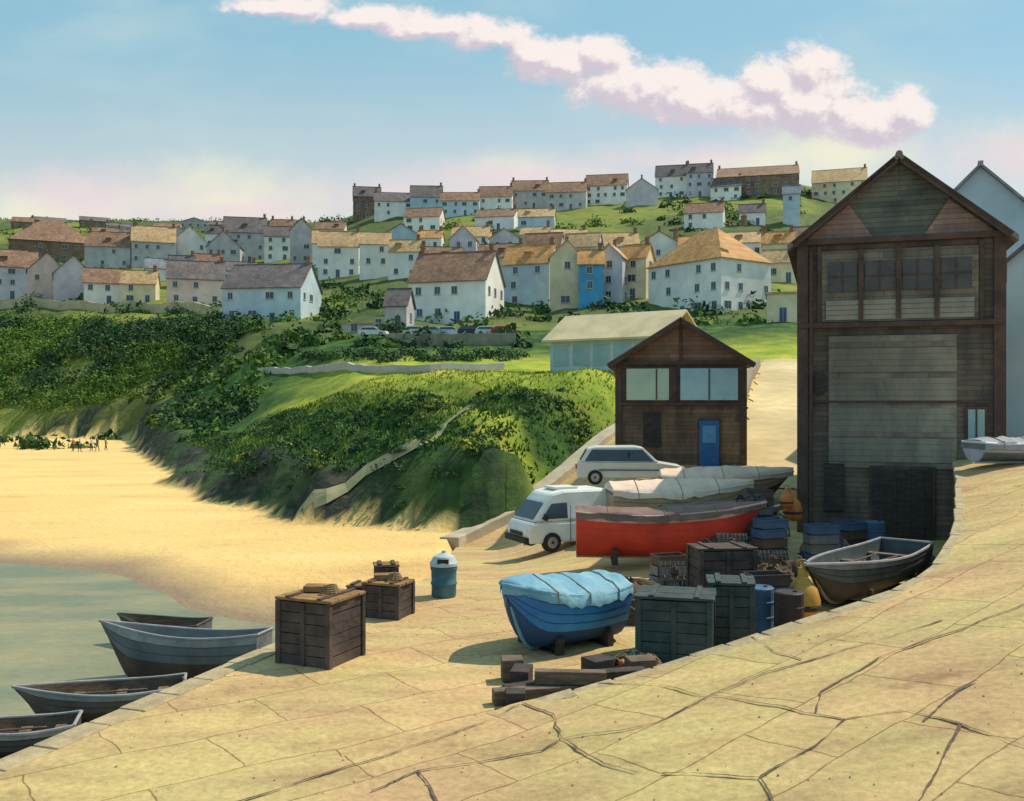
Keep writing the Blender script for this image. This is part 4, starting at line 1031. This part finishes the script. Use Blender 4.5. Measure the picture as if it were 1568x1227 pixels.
def density(vec,blobs,amp=.55,nsc=14,st=(1,1,1)):
    mp=N.new('ShaderNodeMapping'); mp.inputs['Scale'].default_value=st; L.new(vec,mp.inputs[0])
    nz=N.new('ShaderNodeTexNoise'); nz.inputs['Scale'].default_value=nsc; nz.inputs['Detail'].default_value=7; nz.inputs['Roughness'].default_value=.66; L.new(mp.outputs[0],nz.inputs[0])
    cur=None
    for (px,py,rx,ry) in blobs:
        ix,iy=F/rx,F/ry; cx,cy=(px-784)/F,(613-py)/F
        m=N.new('ShaderNodeVectorMath'); m.operation='MULTIPLY_ADD'; m.inputs[1].default_value=(ix,iy,0); m.inputs[2].default_value=(-cx*ix,-cy*iy,0); L.new(vec,m.inputs[0])
        l=N.new('ShaderNodeVectorMath'); l.operation='LENGTH'; L.new(m.outputs[0],l.inputs[0])
        cur=l.outputs['Value'] if cur is None else math_('SMOOTH_MIN',cur,l.outputs['Value'],.45)
    n=math_('MULTIPLY',math_('SUBTRACT',nz.outputs['Fac'],.5),amp*4)
    return math_('SUBTRACT',math_('ADD',1.0,n),cur)
BL=[(440,10,100,20),(560,26,110,21),(660,40,100,22),(750,56,80,27),(815,82,62,36),(870,98,60,40),(915,86,58,34),(935,132,85,46),(1010,132,85,50),(1060,160,85,44),(1140,165,90,48),(1180,130,62,48),(1245,112,56,54),(1240,160,100,52),(1320,182,90,46),(1392,168,52,40)]
d1=density(cb.outputs[0],BL,.5,19,(1,1.25,1))
of=N.new('ShaderNodeVectorMath'); of.operation='ADD'; of.inputs[1].default_value=(.006,.012,0); L.new(cb.outputs[0],of.inputs[0])
d2=density(of.outputs[0],BL,.5,19,(1,1.25,1))
def mr(x,a,b_,c=0,d=1):
    n=N.new('ShaderNodeMapRange'); n.interpolation_type='SMOOTHSTEP'; n.inputs[1].default_value=a; n.inputs[2].default_value=b_; n.inputs[3].default_value=c; n.inputs[4].default_value=d; L.new(x,n.inputs[0]); return n.outputs[0]
def mixc(f,a,b_):
    x=N.new('ShaderNodeMix'); x.data_type='RGBA'
    if isinstance(f,float): x.inputs[0].default_value=f
    else: L.new(f,x.inputs[0])
    for i,q in((6,a),(7,b_)):
        if isinstance(q,tuple): x.inputs[i].default_value=(*q,1)
        else: L.new(q,x.inputs[i])
    return x.outputs[2]
LOW=[(370,320,230,60),(100,320,240,60),(600,300,200,40),(-160,320,200,60),(800,270,240,34),(1080,245,220,32),(1300,230,180,50),(1600,240,190,50)]
dl=density(cb.outputs[0],LOW,.6,7)
grade=mixc(mr(vv,.14,.40),(4.9,4.9,4.3),(1.95,3.85,4.55))
skym=mixc(.74,sk.outputs[0],grade)
mpz=N.new('ShaderNodeMapping'); mpz.inputs['Scale'].default_value=(1,2.4,1); L.new(cb.outputs[0],mpz.inputs[0])
nz=N.new('ShaderNodeTexNoise'); nz.inputs['Scale'].default_value=4; nz.inputs['Detail'].default_value=7; L.new(mpz.outputs[0],nz.inputs[0])
skym=mixc(math_('MULTIPLY',mr(nz.outputs['Fac'],.46,.72),.5),skym,(3.6,4.6,4.8))
lowc=mixc(mr(nz.outputs['Fac'],.42,.6),(5.6,4.8,4.9),(6.0,5.8,4.5))
c0=mixc(math_('MULTIPLY',math_('MULTIPLY',mr(dl,-.5,1.0),fr),.9),skym,lowc)
light=mr(math_('SUBTRACT',d1,d2),-.26,.26)
cc_=mixc(light,(4.3,3.9,4.4),(6.4,5.8,5.55))
c1=mixc(math_('MULTIPLY',mr(d1,-.1,.42),fr),c0,cc_)
L.new(c1,bg.inputs[0])
# ------------------------------------------------------------------ camera
cd=bpy.data.cameras.new('camera'); cd.sensor_width=36; cd.lens=36*F/1568; cd.clip_end=9000; cd.clip_start=.1
co=bpy.data.objects.new('camera',cd); bpy.context.collection.objects.link(co); co.location=(0,0,EYE); co.rotation_euler=(R(90),0,0)
bpy.context.scene.camera=co
s=bpy.context.scene; s.view_settings.view_transform='Standard'; s.view_settings.look='None'; s.view_settings.exposure=0
